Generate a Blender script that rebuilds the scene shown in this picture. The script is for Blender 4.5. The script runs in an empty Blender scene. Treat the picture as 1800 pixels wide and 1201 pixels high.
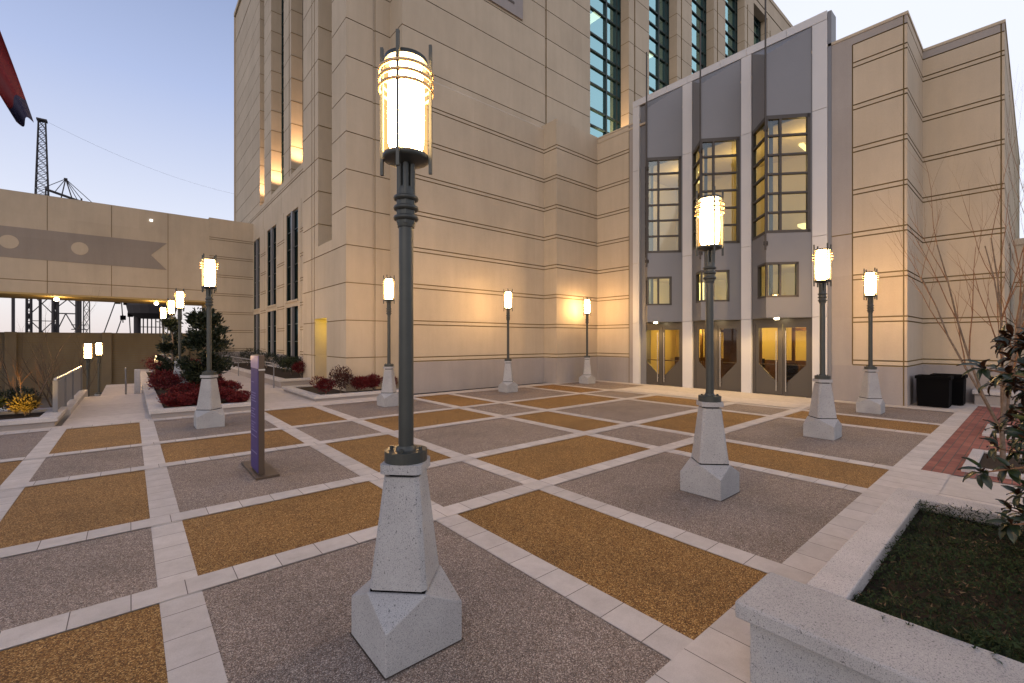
import bpy, math, random
from mathutils import Vector, Matrix
R_ = math.radians
S = bpy.context.scene
col = S.collection

# ------------------------------------------------------------------ camera
cam = bpy.data.objects.new('camera', bpy.data.cameras.new('camera')); col.objects.link(cam)
cam.location = (0, 0, 1.8)
cam.rotation_euler = (R_(90), 0, R_(-40.42))
cam.data.sensor_width = 36; cam.data.lens = 15.75
cam.data.shift_y = -2.5/1800
cam.data.clip_start = 0.05; cam.data.clip_end = 9000
S.camera = cam

# ------------------------------------------------------------------ world, sun, exposure
w = bpy.data.worlds.new('World'); S.world = w; w.use_nodes = True
nt = w.node_tree; N = nt.nodes; Lk = nt.links; N.clear()
out = N.new('ShaderNodeOutputWorld')
tc = N.new('ShaderNodeTexCoord'); sx = N.new('ShaderNodeSeparateXYZ'); Lk.new(tc.outputs['Generated'], sx.inputs[0])
rz = N.new('ShaderNodeValToRGB'); Lk.new(sx.outputs['Z'], rz.inputs[0])
cr = rz.color_ramp
for i, (p, c) in enumerate([(0.0, (.78,.69,.68)), (.07, (.84,.80,.82)), (.22, (.70,.74,.88)), (.42, (.43,.51,.76)), (.62, (.24,.31,.52)), (1, (.13,.17,.30))]):
    e = cr.elements[i] if i < 2 else cr.elements.new(p)
    e.position = p; e.color = (*c, 1)
# brighter towards +X, and an added warm fill glow in the unseen sky behind the camera
dt = N.new('ShaderNodeVectorMath'); dt.operation = 'DOT_PRODUCT'; Lk.new(tc.outputs['Generated'], dt.inputs[0]); dt.inputs[1].default_value = (1, -.05, 0)
mr = N.new('ShaderNodeMapRange'); mr.inputs['From Min'].default_value = .15; mr.inputs['From Max'].default_value = .85
mr.interpolation_type = 'SMOOTHSTEP'; Lk.new(dt.outputs['Value'], mr.inputs['Value'])
mx = N.new('ShaderNodeMixRGB'); Lk.new(mr.outputs[0], mx.inputs[0]); Lk.new(rz.outputs[0], mx.inputs[1]); mx.inputs[2].default_value = (.86,.89,1.0,1)
d2 = N.new('ShaderNodeVectorMath'); d2.operation = 'DOT_PRODUCT'; Lk.new(tc.outputs['Generated'], d2.inputs[0]); d2.inputs[1].default_value = (-.72, -.64, .26)
m2 = N.new('ShaderNodeMapRange'); m2.inputs['From Min'].default_value = .0; m2.inputs['From Max'].default_value = 1
m2.interpolation_type = 'SMOOTHSTEP'; Lk.new(d2.outputs['Value'], m2.inputs['Value'])
glow = N.new('ShaderNodeMixRGB'); glow.blend_type = 'ADD'; Lk.new(m2.outputs[0], glow.inputs[0]); Lk.new(mx.outputs[0], glow.inputs[1]); glow.inputs[2].default_value = (.32,.24,.17,1)
sky = N.new('ShaderNodeTexSky'); sky.sky_type = 'NISHITA'; sky.sun_disc = False
sky.sun_elevation = R_(14); sky.sun_rotation = R_(230)
b1 = N.new('ShaderNodeBackground'); Lk.new(sky.outputs[0], b1.inputs[0]); b1.inputs[1].default_value = .01
b2 = N.new('ShaderNodeBackground'); Lk.new(glow.outputs[0], b2.inputs[0]); b2.inputs[1].default_value = 1.05
ad = N.new('ShaderNodeAddShader'); Lk.new(b1.outputs[0], ad.inputs[0]); Lk.new(b2.outputs[0], ad.inputs[1]); Lk.new(ad.outputs[0], out.inputs[0])

sl = bpy.data.lights.new('dusk_sun', 'SUN'); sl.energy = .45; sl.angle = R_(45); sl.color = (1, .88, .78)
so = bpy.data.objects.new('dusk_sun', sl); col.objects.link(so)
so.rotation_euler = Vector((.80, .50, -.36)).to_track_quat('-Z', 'Y').to_euler()
S.view_settings.view_transform = 'Standard'; S.view_settings.look = 'None'
S.view_settings.exposure = 0.0; S.view_settings.gamma = 1
S.cycles.max_bounces = 6; S.cycles.diffuse_bounces = 3; S.cycles.glossy_bounces = 3
S.cycles.transparent_max_bounces = 12; S.cycles.sample_clamp_indirect = 4
S.cycles.caustics_reflective = False; S.cycles.caustics_refractive = False

# ------------------------------------------------------------------ materials
def mat(name):
    m = bpy.data.materials.new(name); m.use_nodes = True
    n = m.node_tree; b = n.nodes['Principled BSDF']
    return m, n.nodes, n.links, b
def geo(n, l, scale=(1,1,1)):
    g = n.new('ShaderNodeNewGeometry'); mp = n.new('ShaderNodeMapping'); mp.inputs['Scale'].default_value = scale
    l.new(g.outputs['Position'], mp.inputs[0]); return mp.outputs[0]
def noise(n, l, vec, scale, detail=4, rough=.6):
    t = n.new('ShaderNodeTexNoise'); t.inputs['Scale'].default_value = scale; t.inputs['Detail'].default_value = detail
    t.inputs['Roughness'].default_value = rough; l.new(vec, t.inputs['Vector']); return t
def ramp(n, l, fac, stops):
    r = n.new('ShaderNodeValToRGB'); l.new(fac, r.inputs[0]); c = r.color_ramp
    for i, (p, cc) in enumerate(stops):
        e = c.elements[i] if i < 2 else c.elements.new(p)
        e.position = p; e.color = (*cc, 1)
    return r.outputs[0]
def mul(n, l, a, b, f=1):
    m = n.new('ShaderNodeMixRGB'); m.blend_type = 'MULTIPLY'; m.inputs[0].default_value = f
    l.new(a, m.inputs[1]); l.new(b, m.inputs[2]); return m.outputs[0]
def bump(n, l, b, h, s, d=.01):
    bp = n.new('ShaderNodeBump'); bp.inputs['Strength'].default_value = s; bp.inputs['Distance'].default_value = d
    l.new(h, bp.inputs['Height']); l.new(bp.outputs[0], b.inputs['Normal'])
def sc(c, k): return tuple(x*k for x in c)

def plain(name, c, rough=.6, metal=0, spec=.5, var=.0, vs=3):
    m, n, l, b = mat(name)
    b.inputs['Roughness'].default_value = rough; b.inputs['Metallic'].default_value = metal
    b.inputs['Specular IOR Level'].default_value = spec
    if var:
        t = noise(n, l, geo(n, l), vs)
        l.new(ramp(n, l, t.outputs[0], [(.3, sc(c, 1-var)), (.7, sc(c, 1+var))]), b.inputs['Base Color'])
    else: b.inputs['Base Color'].default_value = (*c, 1)
    return m
def precast(name, c, var=.10):
    m, n, l, b = mat(name); b.inputs['Roughness'].default_value = .85; b.inputs['Specular IOR Level'].default_value = .2
    big = noise(n, l, geo(n, l, (.5,.5,.35)), 1.1, 5, .65)
    c1 = ramp(n, l, big.outputs[0], [(.28, sc(c, 1-var)), (.72, sc(c, 1+var*.6))])
    st = noise(n, l, geo(n, l, (3,3,.3)), 1.2, 4, .6)
    c2 = mul(n, l, c1, ramp(n, l, st.outputs[0], [(.35, (.945,.94,.935)), (.65, (1,1,1))]))
    fi = noise(n, l, geo(n, l), 90, 3, .7)
    c3 = mul(n, l, c2, ramp(n, l, fi.outputs[0], [(.3, (.9,.9,.9)), (.7, (1.04,1.04,1.04))]))
    sn = n.new('ShaderNodeVectorMath'); sn.operation = 'SNAP'; sn.inputs[1].default_value = (3.1, 3.7, 1.231)
    of = n.new('ShaderNodeVectorMath'); of.operation = 'SUBTRACT'; of.inputs[1].default_value = (.4, .3, 1.22)
    l.new(geo(n, l), of.inputs[0]); l.new(of.outputs[0], sn.inputs[0])
    wn = n.new('ShaderNodeTexWhiteNoise'); wn.noise_dimensions = '3D'; l.new(sn.outputs[0], wn.inputs['Vector'])
    c3 = mul(n, l, c3, ramp(n, l, wn.outputs['Value'], [(0, (.955,.95,.945)), (1, (1.03,1.03,1.03))]))
    l.new(c3, b.inputs['Base Color']); bump(n, l, b, fi.outputs[0], .15, .004)
    return m
def aggregate(name, stops, scale, tint, big=(.78, 1.12)):
    m, n, l, b = mat(name); b.inputs['Roughness'].default_value = .75; b.inputs['Specular IOR Level'].default_value = .3
    v = n.new('ShaderNodeTexVoronoi'); v.inputs['Scale'].default_value = scale; l.new(geo(n, l), v.inputs['Vector'])
    s = n.new('ShaderNodeSeparateColor'); l.new(v.outputs['Color'], s.inputs[0])
    c = ramp(n, l, s.outputs[0], stops)
    d = ramp(n, l, v.outputs['Distance'], [(.25, (1,1,1)), (.75, (.38,.36,.34))])
    c = mul(n, l, c, d)
    g = noise(n, l, geo(n, l), .9, 6, .65)
    c = mul(n, l, c, ramp(n, l, g.outputs[0], [(.3, (big[0],)*3), (.5, (1,1,1)), (.7, (big[1],)*3)]))
    g2 = noise(n, l, geo(n, l), 14, 4, .7)
    c = mul(n, l, c, ramp(n, l, g2.outputs[0], [(.3, (.84,.83,.82)), (.68, (1.08,1.08,1.08))]))
    sp = noise(n, l, geo(n, l), 2.6, 7, .72)
    c = mul(n, l, c, ramp(n, l, sp.outputs[0], [(.62, (1,1,1)), (.72, (.72,.70,.68))]))
    c = mul(n, l, c, ramp(n, l, g.outputs[0], [(0, tint), (1, tint)]))
    l.new(c, b.inputs['Base Color']); bump(n, l, b, v.outputs['Distance'], -.6, .006)
    return m
def joints(n, l, axis, pitch, wid, phase=0):
    g = n.new('ShaderNodeNewGeometry'); s = n.new('ShaderNodeSeparateXYZ'); l.new(g.outputs['Position'], s.inputs[0])
    a = n.new('ShaderNodeMath'); a.operation = 'ADD'; a.inputs[1].default_value = 100*pitch+phase; l.new(s.outputs[axis], a.inputs[0])
    q = n.new('ShaderNodeMath'); q.operation = 'MODULO'; q.inputs[1].default_value = pitch; l.new(a.outputs[0], q.inputs[0])
    t = n.new('ShaderNodeMath'); t.operation = 'LESS_THAN'; t.inputs[1].default_value = wid; l.new(q.outputs[0], t.inputs[0])
    f = n.new('ShaderNodeMath'); f.operation = 'DIVIDE'; f.inputs[1].default_value = pitch; l.new(a.outputs[0], f.inputs[0])
    fl = n.new('ShaderNodeMath'); fl.operation = 'FLOOR'; l.new(f.outputs[0], fl.inputs[0])
    return t.outputs[0], fl.outputs[0]
def paver(name, axis, c, pitch=.305, jw=.006):
    m, n, l, b = mat(name); b.inputs['Roughness'].default_value = .8; b.inputs['Specular IOR Level'].default_value = .3
    j, idx = joints(n, l, axis, pitch, jw)
    wn = n.new('ShaderNodeTexWhiteNoise'); wn.noise_dimensions = '1D'; l.new(idx, wn.inputs['W'])
    base = ramp(n, l, wn.outputs['Value'], [(0, sc(c, .90)), (1, sc(c, 1.06))])
    g = noise(n, l, geo(n, l), 5, 6, .7)
    base = mul(n, l, base, ramp(n, l, g.outputs[0], [(.3, (.86,.85,.84)), (.62, (1.03,1.03,1.03))]))
    sp = noise(n, l, geo(n, l), 3.3, 7, .72)
    base = mul(n, l, base, ramp(n, l, sp.outputs[0], [(.60, (1,1,1)), (.72, (.80,.78,.75))]))
    g3 = noise(n, l, geo(n, l), 160, 2, .6)
    base = mul(n, l, base, ramp(n, l, g3.outputs[0], [(.3, (.92,.92,.92)), (.6, (1.02,1.02,1.02))]))
    mxx = n.new('ShaderNodeMixRGB'); l.new(j, mxx.inputs[0]); l.new(base, mxx.inputs[1]); mxx.inputs[2].default_value = (.13,.11,.10,1)
    l.new(mxx.outputs[0], b.inputs['Base Color']); return m
def granite(name, c):
    m, n, l, b = mat(name); b.inputs['Roughness'].default_value = .8; b.inputs['Specular IOR Level'].default_value = .3
    g = noise(n, l, geo(n, l), 3, 5, .6)
    base = ramp(n, l, g.outputs[0], [(.3, sc(c, .88)), (.7, sc(c, 1.08))])
    v = noise(n, l, geo(n, l), 210, 2, .5)
    base = mul(n, l, base, ramp(n, l, v.outputs[0], [(.33, (.50,.51,.55)), (.44, (1,1,1)), (.60, (1,1,1)), (.72, (1.28,1.26,1.23))]))
    v2 = noise(n, l, geo(n, l, (1,1,.8)), 80, 3, .6)
    base = mul(n, l, base, ramp(n, l, v2.outputs[0], [(.32, (.38,.38,.40)), (.375, (1,1,1))]))
    l.new(base, b.inputs['Base Color']); bump(n, l, b, v2.outputs[0], .25, .004); return m
def emis(name, c, s):
    m, n, l, b = mat(name); b.inputs['Base Color'].default_value = (*c, 1)
    b.inputs['Emission Color'].default_value = (*c, 1); b.inputs['Emission Strength'].default_value = s; return m
def glass(name, tint, refl, mixf, rough=.03):
    m, n, l, b = mat(name); n.remove(b)
    o = n['Material Output']; t = n.new('ShaderNodeBsdfTransparent'); t.inputs[0].default_value = (*tint, 1)
    g = n.new('ShaderNodeBsdfGlossy'); g.inputs[0].default_value = (*refl, 1); g.inputs['Roughness'].default_value = rough
    ms = n.new('ShaderNodeMixShader'); ms.inputs[0].default_value = mixf
    l.new(t.outputs[0], ms.inputs[1]); l.new(g.outputs[0], ms.inputs[2]); l.new(ms.outputs[0], o.inputs[0]); return m

M = {}
M['stone'] = precast('cream_precast', (.515,.435,.325), .11)
M['stone_warm'] = precast('cream_precast_panel', (.56,.465,.34), .10)
M['stone_frame'] = precast('grey_beige_precast', (.37,.335,.305), .10)
M['plinth'] = precast('grey_precast', (.34,.31,.295), .12)
M['groove'] = plain('groove_stain', (.19,.14,.065), .95, 0, .1)
M['mural'] = precast('brown_inset', (.30,.26,.22), .08)
M['block'] = precast('retaining_block', (.19,.16,.115), .2)
M['grey_agg'] = aggregate('grey_aggregate', [(0,(.12,.105,.10)),(.25,(.26,.20,.165)),(.5,(.24,.225,.215)),(.75,(.38,.33,.29)),(1,(.60,.56,.51))], 165, (1.13,1.06,1.01))
M['tan_agg'] = aggregate('tan_aggregate', [(0,(.10,.045,.014)),(.35,(.24,.115,.034)),(.7,(.38,.20,.062)),(1,(.66,.44,.20))], 150, (1.07,1.07,.95))
M['pave_x'] = paver('pale_paver_x', 0, (.55,.51,.475))
M['pave_y'] = paver('pale_paver_y', 1, (.55,.51,.475))
M['walk'] = paver('walk_concrete', 1, (.52,.475,.44), 2.4, .012)
M['walkx'] = paver('walk_concrete_x', 0, (.55,.50,.45), 2.4, .012)
M['granite'] = granite('speckled_concrete', (.38,.375,.37))
M['curb'] = granite('pale_curb', (.50,.475,.46))
M['metal'] = plain('grey_green_metal', (.052,.056,.050), .42, .3, .5, .1, 8)
M['bronze'] = plain('bronze_metal', (.085,.062,.045), .45, .3)
M['frame'] = plain('window_frame', (.055,.047,.04), .45, .3)
M['frame_dark'] = plain('dark_green_frame', (.012,.028,.028), .4, .2)
M['white_metal'] = plain('white_panel', (.58,.57,.56), .42, 0, .5, .03, 1)
M['grey_metal'] = plain('grey_panel', (.18,.183,.195), .5, .1, .5, .04, .7)
M['door_metal'] = plain('door_metal', (.085,.075,.064), .42, .3)
M['steel'] = plain('brushed_steel', (.6,.58,.55), .3, .9)
M['black'] = plain('black_plastic', (.0015,.0015,.002), .8, 0, .1)
M['soil'] = plain('soil', (.035,.024,.016), .95, 0, .2, .4, 30)
M['red_leaf'] = plain('red_leaf', (.10,.007,.009), .6, 0, .3, .6, 9)
M['dark_leaf'] = plain('dark_leaf', (.012,.020,.009), .5, 0, .4, .5, 6)
M['brown_leaf'] = plain('brown_leaf', (.060,.018,.013), .6, 0, .3, .5, 6)
M['green_leaf'] = plain('shrub_leaf', (.022,.034,.013), .6, 0, .3, .5, 6)
M['juniper'] = plain('juniper', (.020,.034,.010), .7, 0, .2, .6, 12)
M['bark'] = plain('grey_bark', (.17,.13,.10), .9, 0, .2, .3, 14)
M['twig'] = plain('twig_bark', (.21,.11,.06), .85, 0, .2, .3, 10)
M['gold_leaf'] = plain('olive_leaf', (.065,.050,.018), .6, 0, .3, .5, 6)
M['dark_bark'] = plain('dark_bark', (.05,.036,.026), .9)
M['far_steel'] = plain('dark_lattice_steel', (.035,.03,.032), .7)
M['field'] = plain('far_ground', (.12,.11,.10), .95, 0, .2, .3, .05)
M['hill'] = plain('hazy_hill', (.20,.23,.30), 1, 0, .1, .1, .01)  # blue-grey of distance haze put into the hill colour
M['interior'] = plain('interior_plaster', (.70,.58,.36), .8)
M['wood'] = plain('interior_wood', (.085,.038,.016), .5, 0, .4, .25, 5)
M['purple'] = plain('purple_panel', (.05,.032,.15), .5, 0, .35, .15, 3)
M['lilac'] = plain('lilac_panel', (.26,.22,.42), .3, 0, .5)
M['ring_metal'] = plain('glow_tinted_ring', (.50,.34,.18), .35, .6)  # orange glow of the lantern put into the ring colour
M['lamp_glass'] = emis('lit_lantern', (1,.60,.25), 195)
m, n, l, b = mat('lantern_shell'); n.remove(b); tr = n.new('ShaderNodeBsdfTransparent'); em = n.new('ShaderNodeEmission'); em.inputs[0].default_value = (1,.50,.14,1); em.inputs[1].default_value = 2.2
ms = n.new('ShaderNodeMixShader'); ms.inputs[0].default_value = .30; l.new(tr.outputs[0], ms.inputs[1]); l.new(em.outputs[0], ms.inputs[2]); l.new(ms.outputs[0], n['Material Output'].inputs[0]); M['lantern_shell'] = m
M['lamp_small'] = emis('lit_fixture', (1,.82,.5), 30)
M['ceil_light'] = emis('ceiling_light', (1,.85,.42), 2.2)
M['ceil_cool'] = emis('office_ceiling_light', (1,.93,.62), 2.6)
M['room_glow'] = plain('office_interior', (.10,.12,.11), .8)
M['glass_warm'] = glass('clear_glass', (.60,.64,.50), (.75,.85,.85), .13)
M['glass_teal'] = glass('teal_glass', (.50,.66,.60), (.50,.84,.86), .66)
M['glass_dark'] = glass('dark_glass', (.05,.07,.07), (.16,.24,.24), .35)
M['door_glass'] = glass('door_glass', (.88,.82,.66), (.7,.7,.7), .07)
M['flag_red'] = plain('flag_red', (.13,.004,.008), .8)
M['flag_navy'] = plain('flag_navy', (.015,.014,.05), .8)
M['flag_white'] = plain('flag_white', (.6,.6,.64), .8)
M['car_paint'] = plain('silver_paint', (.45,.48,.52), .25, .5)
M['car_paint2'] = plain('maroon_paint', (.16,.02,.03), .25, .4)
M['tyre'] = plain('tyre', (.01,.01,.01), .8)
# brick paving
m, n, l, b = mat('red_brick_paving'); b.inputs['Roughness'].default_value = .85
bt = n.new('ShaderNodeTexBrick'); bt.inputs['Scale'].default_value = 1; bt.offset = .5
bt.inputs['Brick Width'].default_value = .21; bt.inputs['Row Height'].default_value = .105; bt.inputs['Mortar Size'].default_value = .006
bt.inputs['Color1'].default_value = (.20,.062,.048,1); bt.inputs['Color2'].default_value = (.30,.105,.075,1); bt.inputs['Mortar'].default_value = (.09,.07,.06,1)
l.new(geo(n, l), bt.inputs['Vector']); g = noise(n, l, geo(n, l), 2.2, 5, .6)
l.new(mul(n, l, bt.outputs[0], ramp(n, l, g.outputs[0], [(.3, (.75,.75,.78)), (.7, (1.15,1.12,1.1))])), b.inputs['Base Color']); M['brick'] = m
# magnolia leaf: glossy green above, rusty brown felt beneath
m, n, l, b = mat('magnolia_leaf'); g = n.new('ShaderNodeNewGeometry'); mi = n.new('ShaderNodeMixRGB')
t = noise(n, l, geo(n, l), 8, 3); l.new(g.outputs['Backfacing'], mi.inputs[0])
l.new(ramp(n, l, t.outputs[0], [(.35, (.006,.013,.006)), (.62, (.016,.030,.008)), (.77, (.13,.13,.025))]), mi.inputs[2]); mi.inputs[1].default_value = (.06,.022,.009,1)
l.new(mi.outputs[0], b.inputs['Base Color']); b.inputs['Roughness'].default_value = .36; M['magnolia'] = m

# ------------------------------------------------------------------ mesh helpers
class MB:
    def __init__(s): s.v = []; s.f = []; s.m = []; s.smooth = []
    def add(s, vs, fs, mi=0, smooth=False):
        o = len(s.v); s.v += [tuple(p) for p in vs]
        for f in fs: s.f.append([i+o for i in f]); s.m.append(mi); s.smooth.append(smooth)
        return s
    def box(s, x0, x1, y0, y1, z0, z1, mi=0):
        if x0 > x1: x0, x1 = x1, x0
        if y0 > y1: y0, y1 = y1, y0
        return s.add([(x0,y0,z0),(x1,y0,z0),(x1,y1,z0),(x0,y1,z0),(x0,y0,z1),(x1,y0,z1),(x1,y1,z1),(x0,y1,z1)],
              [(0,3,2,1),(4,5,6,7),(0,1,5,4),(1,2,6,5),(2,3,7,6),(3,0,4,7)], mi)
    def prism(s, pts, z0, z1, mi=0):          # ccw outline
        n = len(pts)
        return s.add([(x,y,z0) for x,y in pts]+[(x,y,z1) for x,y in pts],
              [tuple(range(n-1,-1,-1)), tuple(range(n,2*n))]+[(i,(i+1)%n,(i+1)%n+n,i+n) for i in range(n)], mi)
    def ring_stack(s, rings, mi=0, smooth=False, cap=True):   # rings: lists of equal length
        n = len(rings[0]); vs = [p for r in rings for p in r]; fs = []
        for k in range(len(rings)-1):
            for i in range(n): fs.append((k*n+i, k*n+(i+1)%n, (k+1)*n+(i+1)%n, (k+1)*n+i))
        s.add(vs, fs, mi, smooth)
        if cap:
            s.add(rings[0], [tuple(range(n-1,-1,-1))], mi); s.add(rings[-1], [tuple(range(n))], mi)
        return s
    def lathe(s, prof, cx=0, cy=0, n=24, mi=0, smooth=True, cap=True):
        return s.ring_stack([[(cx+r*math.cos(2*math.pi*i/n), cy+r*math.sin(2*math.pi*i/n), z) for i in range(n)] for r, z in prof], mi, smooth, cap)
    def tube(s, pts, radii, n=6, mi=0, smooth=True):
        pts = [Vector(p) for p in pts]; rings = []
        for i, p in enumerate(pts):
            d = (pts[min(i+1, len(pts)-1)]-pts[max(i-1, 0)]).normalized()
            a = d.cross(Vector((0,0,1)) if abs(d.z) < .9 else Vector((1,0,0))).normalized(); b = d.cross(a)
            r = radii[i] if isinstance(radii, (list, tuple)) else radii
            rings.append([p+(a*math.cos(2*math.pi*k/n)+b*math.sin(2*math.pi*k/n))*r for k in range(n)])
        return s.ring_stack(rings, mi, smooth)
    def torus(s, c, R, r, n=28, k=6, mi=0):
        rings = []
        for i in range(n):
            a = 2*math.pi*i/n
            rings.append([(c[0]+(R+r*math.cos(2*math.pi*j/k))*math.cos(a), c[1]+(R+r*math.cos(2*math.pi*j/k))*math.sin(a), c[2]+r*1.3*math.sin(2*math.pi*j/k)) for j in range(k)])
        vs = [p for q in rings for p in q]; fs = [(i*k+j, ((i+1)%n)*k+j, ((i+1)%n)*k+(j+1)%k, i*k+(j+1)%k) for i in range(n) for j in range(k)]
        return s.add(vs, fs, mi, True)
    def leaf(s, p, d, L, W, rng, mi=0, fold=.25):
        d = d.normalized(); a = d.cross(Vector((rng.uniform(-1,1), rng.uniform(-1,1), rng.uniform(-1,1)))).normalized()
        nrm = a.cross(d); q = p+d*L
        m1 = p+d*L*.45; e = m1+nrm*L*fold*.3
        return s.add([p, m1+a*W*.5-nrm*L*.05, q-nrm*L*.12, m1-a*W*.5-nrm*L*.05, e], [(0,4,1),(4,2,1),(0,3,4),(4,3,2)], mi, True)
def obj(name, mb, mats, parent=None, bevel=0, label=None, kind=None):
    if not isinstance(mats, (list, tuple)): mats = [mats]
    me = bpy.data.meshes.new(name)
    off = Vector((0,0,0)); q = parent
    while q is not None: off += q.location; q = q.parent
    me.from_pydata([tuple(Vector(p)-off) for p in mb.v], [], mb.f)
    for mm in mats: me.materials.append(M[mm] if isinstance(mm, str) else mm)
    me.polygons.foreach_set('material_index', mb.m); me.polygons.foreach_set('use_smooth', mb.smooth); me.update()
    o = bpy.data.objects.new(name, me); col.objects.link(o); o.parent = parent
    if bevel:
        bm = o.modifiers.new('bevel', 'BEVEL'); bm.width = bevel; bm.segments = 2; bm.limit_method = 'ANGLE'; bm.angle_limit = R_(35)
    if label: o['label'] = label
    if kind: o['kind'] = kind
    return o
def tag(o, label, cat, group=None):
    o['label'] = label; o['category'] = cat
    if group: o['group'] = group
    return o
def thing(name, label, cat, loc, group=None):
    o = bpy.data.objects.new(name, None); col.objects.link(o); o.location = loc; o.empty_display_size = .2
    return tag(o, label, cat, group)
def copy_tree(o, parent=None):
    c = o.copy(); col.objects.link(c); c.parent = parent
    for ch in o.children: copy_tree(ch, c)
    return c
def light(name, kind, loc, energy, color, size=.1, rot=None, spot=None, parent=None):
    ld = bpy.data.lights.new(name, kind); ld.energy = energy; ld.color = color
    if kind == 'AREA': ld.size = size
    else: ld.shadow_soft_size = size
    if spot: ld.spot_size = spot; ld.spot_blend = .6
    o = bpy.data.objects.new(name, ld); col.objects.link(o)
    off = Vector((0,0,0)); q = parent
    while q is not None: off += q.location; q = q.parent
    o.location = Vector(loc)-off; o.parent = parent
    if rot: o.rotation_euler = Vector(rot).to_track_quat('-Z', 'Y').to_euler()
    return o

class Plane:      # vertical plane; u runs left to right as seen from outside, depth runs inwards
    def __init__(s, a, b):
        s.a = Vector((a[0], a[1], 0)); d = Vector((b[0]-a[0], b[1]-a[1], 0)); s.L = d.length; s.d = d.normalized()
        s.n = Vector((s.d.y, -s.d.x, 0))
    def pt(s, u, z, dep=0): p = s.a+s.d*u-s.n*dep; return (p.x, p.y, z)
    def box(s, mb, u0, u1, z0, z1, d0, d1, mi=0):
        return mb.add([s.pt(u0,z0,d0), s.pt(u1,z0,d0), s.pt(u1,z0,d1), s.pt(u0,z0,d1), s.pt(u0,z1,d0), s.pt(u1,z1,d0), s.pt(u1,z1,d1), s.pt(u0,z1,d1)],
              [(0,3,2,1),(4,5,6,7),(0,1,5,4),(1,2,6,5),(2,3,7,6),(3,0,4,7)], mi)
    def quad(s, mb, u0, u1, z0, z1, dep=0, mi=0):
        return mb.add([s.pt(u0,z0,dep), s.pt(u1,z0,dep), s.pt(u1,z1,dep), s.pt(u0,z1,dep)], [(0,1,2,3)], mi)
def hwall(mb, P, u0, u1, z0, z1, zg=(), ug=(), op=(), base=None, basemi=1, gmi=2, mif=None):
    """relief wall: zg (z, width, depth[, ua, ub]) grooves, ug (u, width, depth[, za, zb]), op (u0,u1,z0,z1,depth,mi or None)"""
    U = {u0, u1}; Z = {z0, z1}
    for g in zg:
        Z |= {g[0]-g[1]/2, g[0]+g[1]/2}
        if len(g) > 3: U |= {g[3], g[4]}
    for g in ug:
        U |= {g[0]-g[1]/2, g[0]+g[1]/2}
        if len(g) > 3: Z |= {g[3], g[4]}
    for q in op: U |= {q[0], q[1]}; Z |= {q[2], q[3]}
    if base: Z.add(base)
    U = sorted(x for x in U if u0-1e-6 <= x <= u1+1e-6); Z = sorted(x for x in Z if z0-1e-6 <= x <= z1+1e-6)
    def cell(u, z):
        for q in op:
            if q[0] < u < q[1] and q[2] < z < q[3]: return q[4], q[5]
        for g in zg:
            if abs(z-g[0]) < g[1]/2 and (len(g) < 4 or g[3] < u < g[4]): return g[2], gmi
        for g in ug:
            if abs(u-g[0]) < g[1]/2 and (len(g) < 4 or g[3] < z < g[4]): return g[2], (gmi if g[1] < .04 else 0)
        if base and z < base: return 0, basemi
        return 0, (mif(u, z) if mif else 0)
    nu, nz = len(U)-1, len(Z)-1
    C = [[cell((U[i]+U[i+1])/2, (Z[j]+Z[j+1])/2) for j in range(nz)] for i in range(nu)]
    for i in range(nu):
        for j in range(nz):
            d, mi = C[i][j]
            if mi is not None: P.quad(mb, U[i], U[i+1], Z[j], Z[j+1], d, mi)
            if i+1 < nu and abs(C[i+1][j][0]-d) > 1e-6:
                e = C[i+1][j][0]; x = U[i+1]; dm = max(d, e)
                k = 0 if dm > .06 else gmi
                mb.add([P.pt(x,Z[j],d), P.pt(x,Z[j],e), P.pt(x,Z[j+1],e), P.pt(x,Z[j+1],d)], [(0,1,2,3)], k)
            if j+1 < nz and abs(C[i][j+1][0]-d) > 1e-6:
                e = C[i][j+1][0]; y = Z[j+1]; dm = max(d, e)
                k = 0 if dm > .06 else gmi
                mb.add([P.pt(U[i],y,d), P.pt(U[i+1],y,d), P.pt(U[i+1],y,e), P.pt(U[i],y,e)], [(0,1,2,3)], k)
    return mb
GW, GD = .036, .030
def pairs(zmax, zmin=0, *rng):      # paired reveals of the lower walls
    r = []; z = 1.22
    while z < zmax:
        if z > zmin: r += [(z, GW, GD, *rng), (z-.135, GW, GD, *rng)]
        z += 1.23
    return r
def singles(zmin, zmax, *rng):
    r = []; z = 1.22
    while z < zmax:
        if z > zmin: r.append((z, GW*.8, GD, *rng))
        z += 1.232
    return r
STONE = ['stone', 'plinth', 'groove']

# ------------------------------------------------------------------ setting: ground, paving
G = MB(); G.box(-4000, 4000, -3000, 5000, -2.2, -1.8); obj('ground', G, 'field', kind='structure')
G = MB(); G.box(-14, 60, -14, 13.3, -1.9, 0); G.box(2.6, 7, 13.3, 36, -1.9, 0); G.box(-1.1, 2.6, 13.3, 19.6, -1.9, 0); G.box(.3, 2.6, 19.6, 36, -1.9, 0)
obj('plaza_base', G, 'walk', kind='structure')
XB = [(-3.9,-3.65),(-1.22,-.98),(.15,.39),(2.31,2.56),(3.73,3.97),(6.54,6.78),(8.0,8.23),(11.40,11.64),(12.97,13.21)]
YB = [(-1.6,-1.35),(.75,1.33),(3.88,4.13),(5.52,5.77),(8.0,8.24),(9.83,10.06),(12.68,12.95)]
ga = MB(); ta = MB(); px = MB(); py = MB()
cx = [(-9.4,-3.9)]+[(XB[i][1], XB[i+1][0]) for i in range(len(XB)-1)]+[(13.21,15.45)]
cyr = [(-5,-1.6)]+[(YB[i][1], YB[i+1][0]) for i in range(len(YB)-1)]
def rect(mb, x0, x1, y0, y1, z): mb.add([(x0,y0,z),(x1,y0,z),(x1,y1,z),(x0,y1,z)], [(0,1,2,3)])
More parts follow.
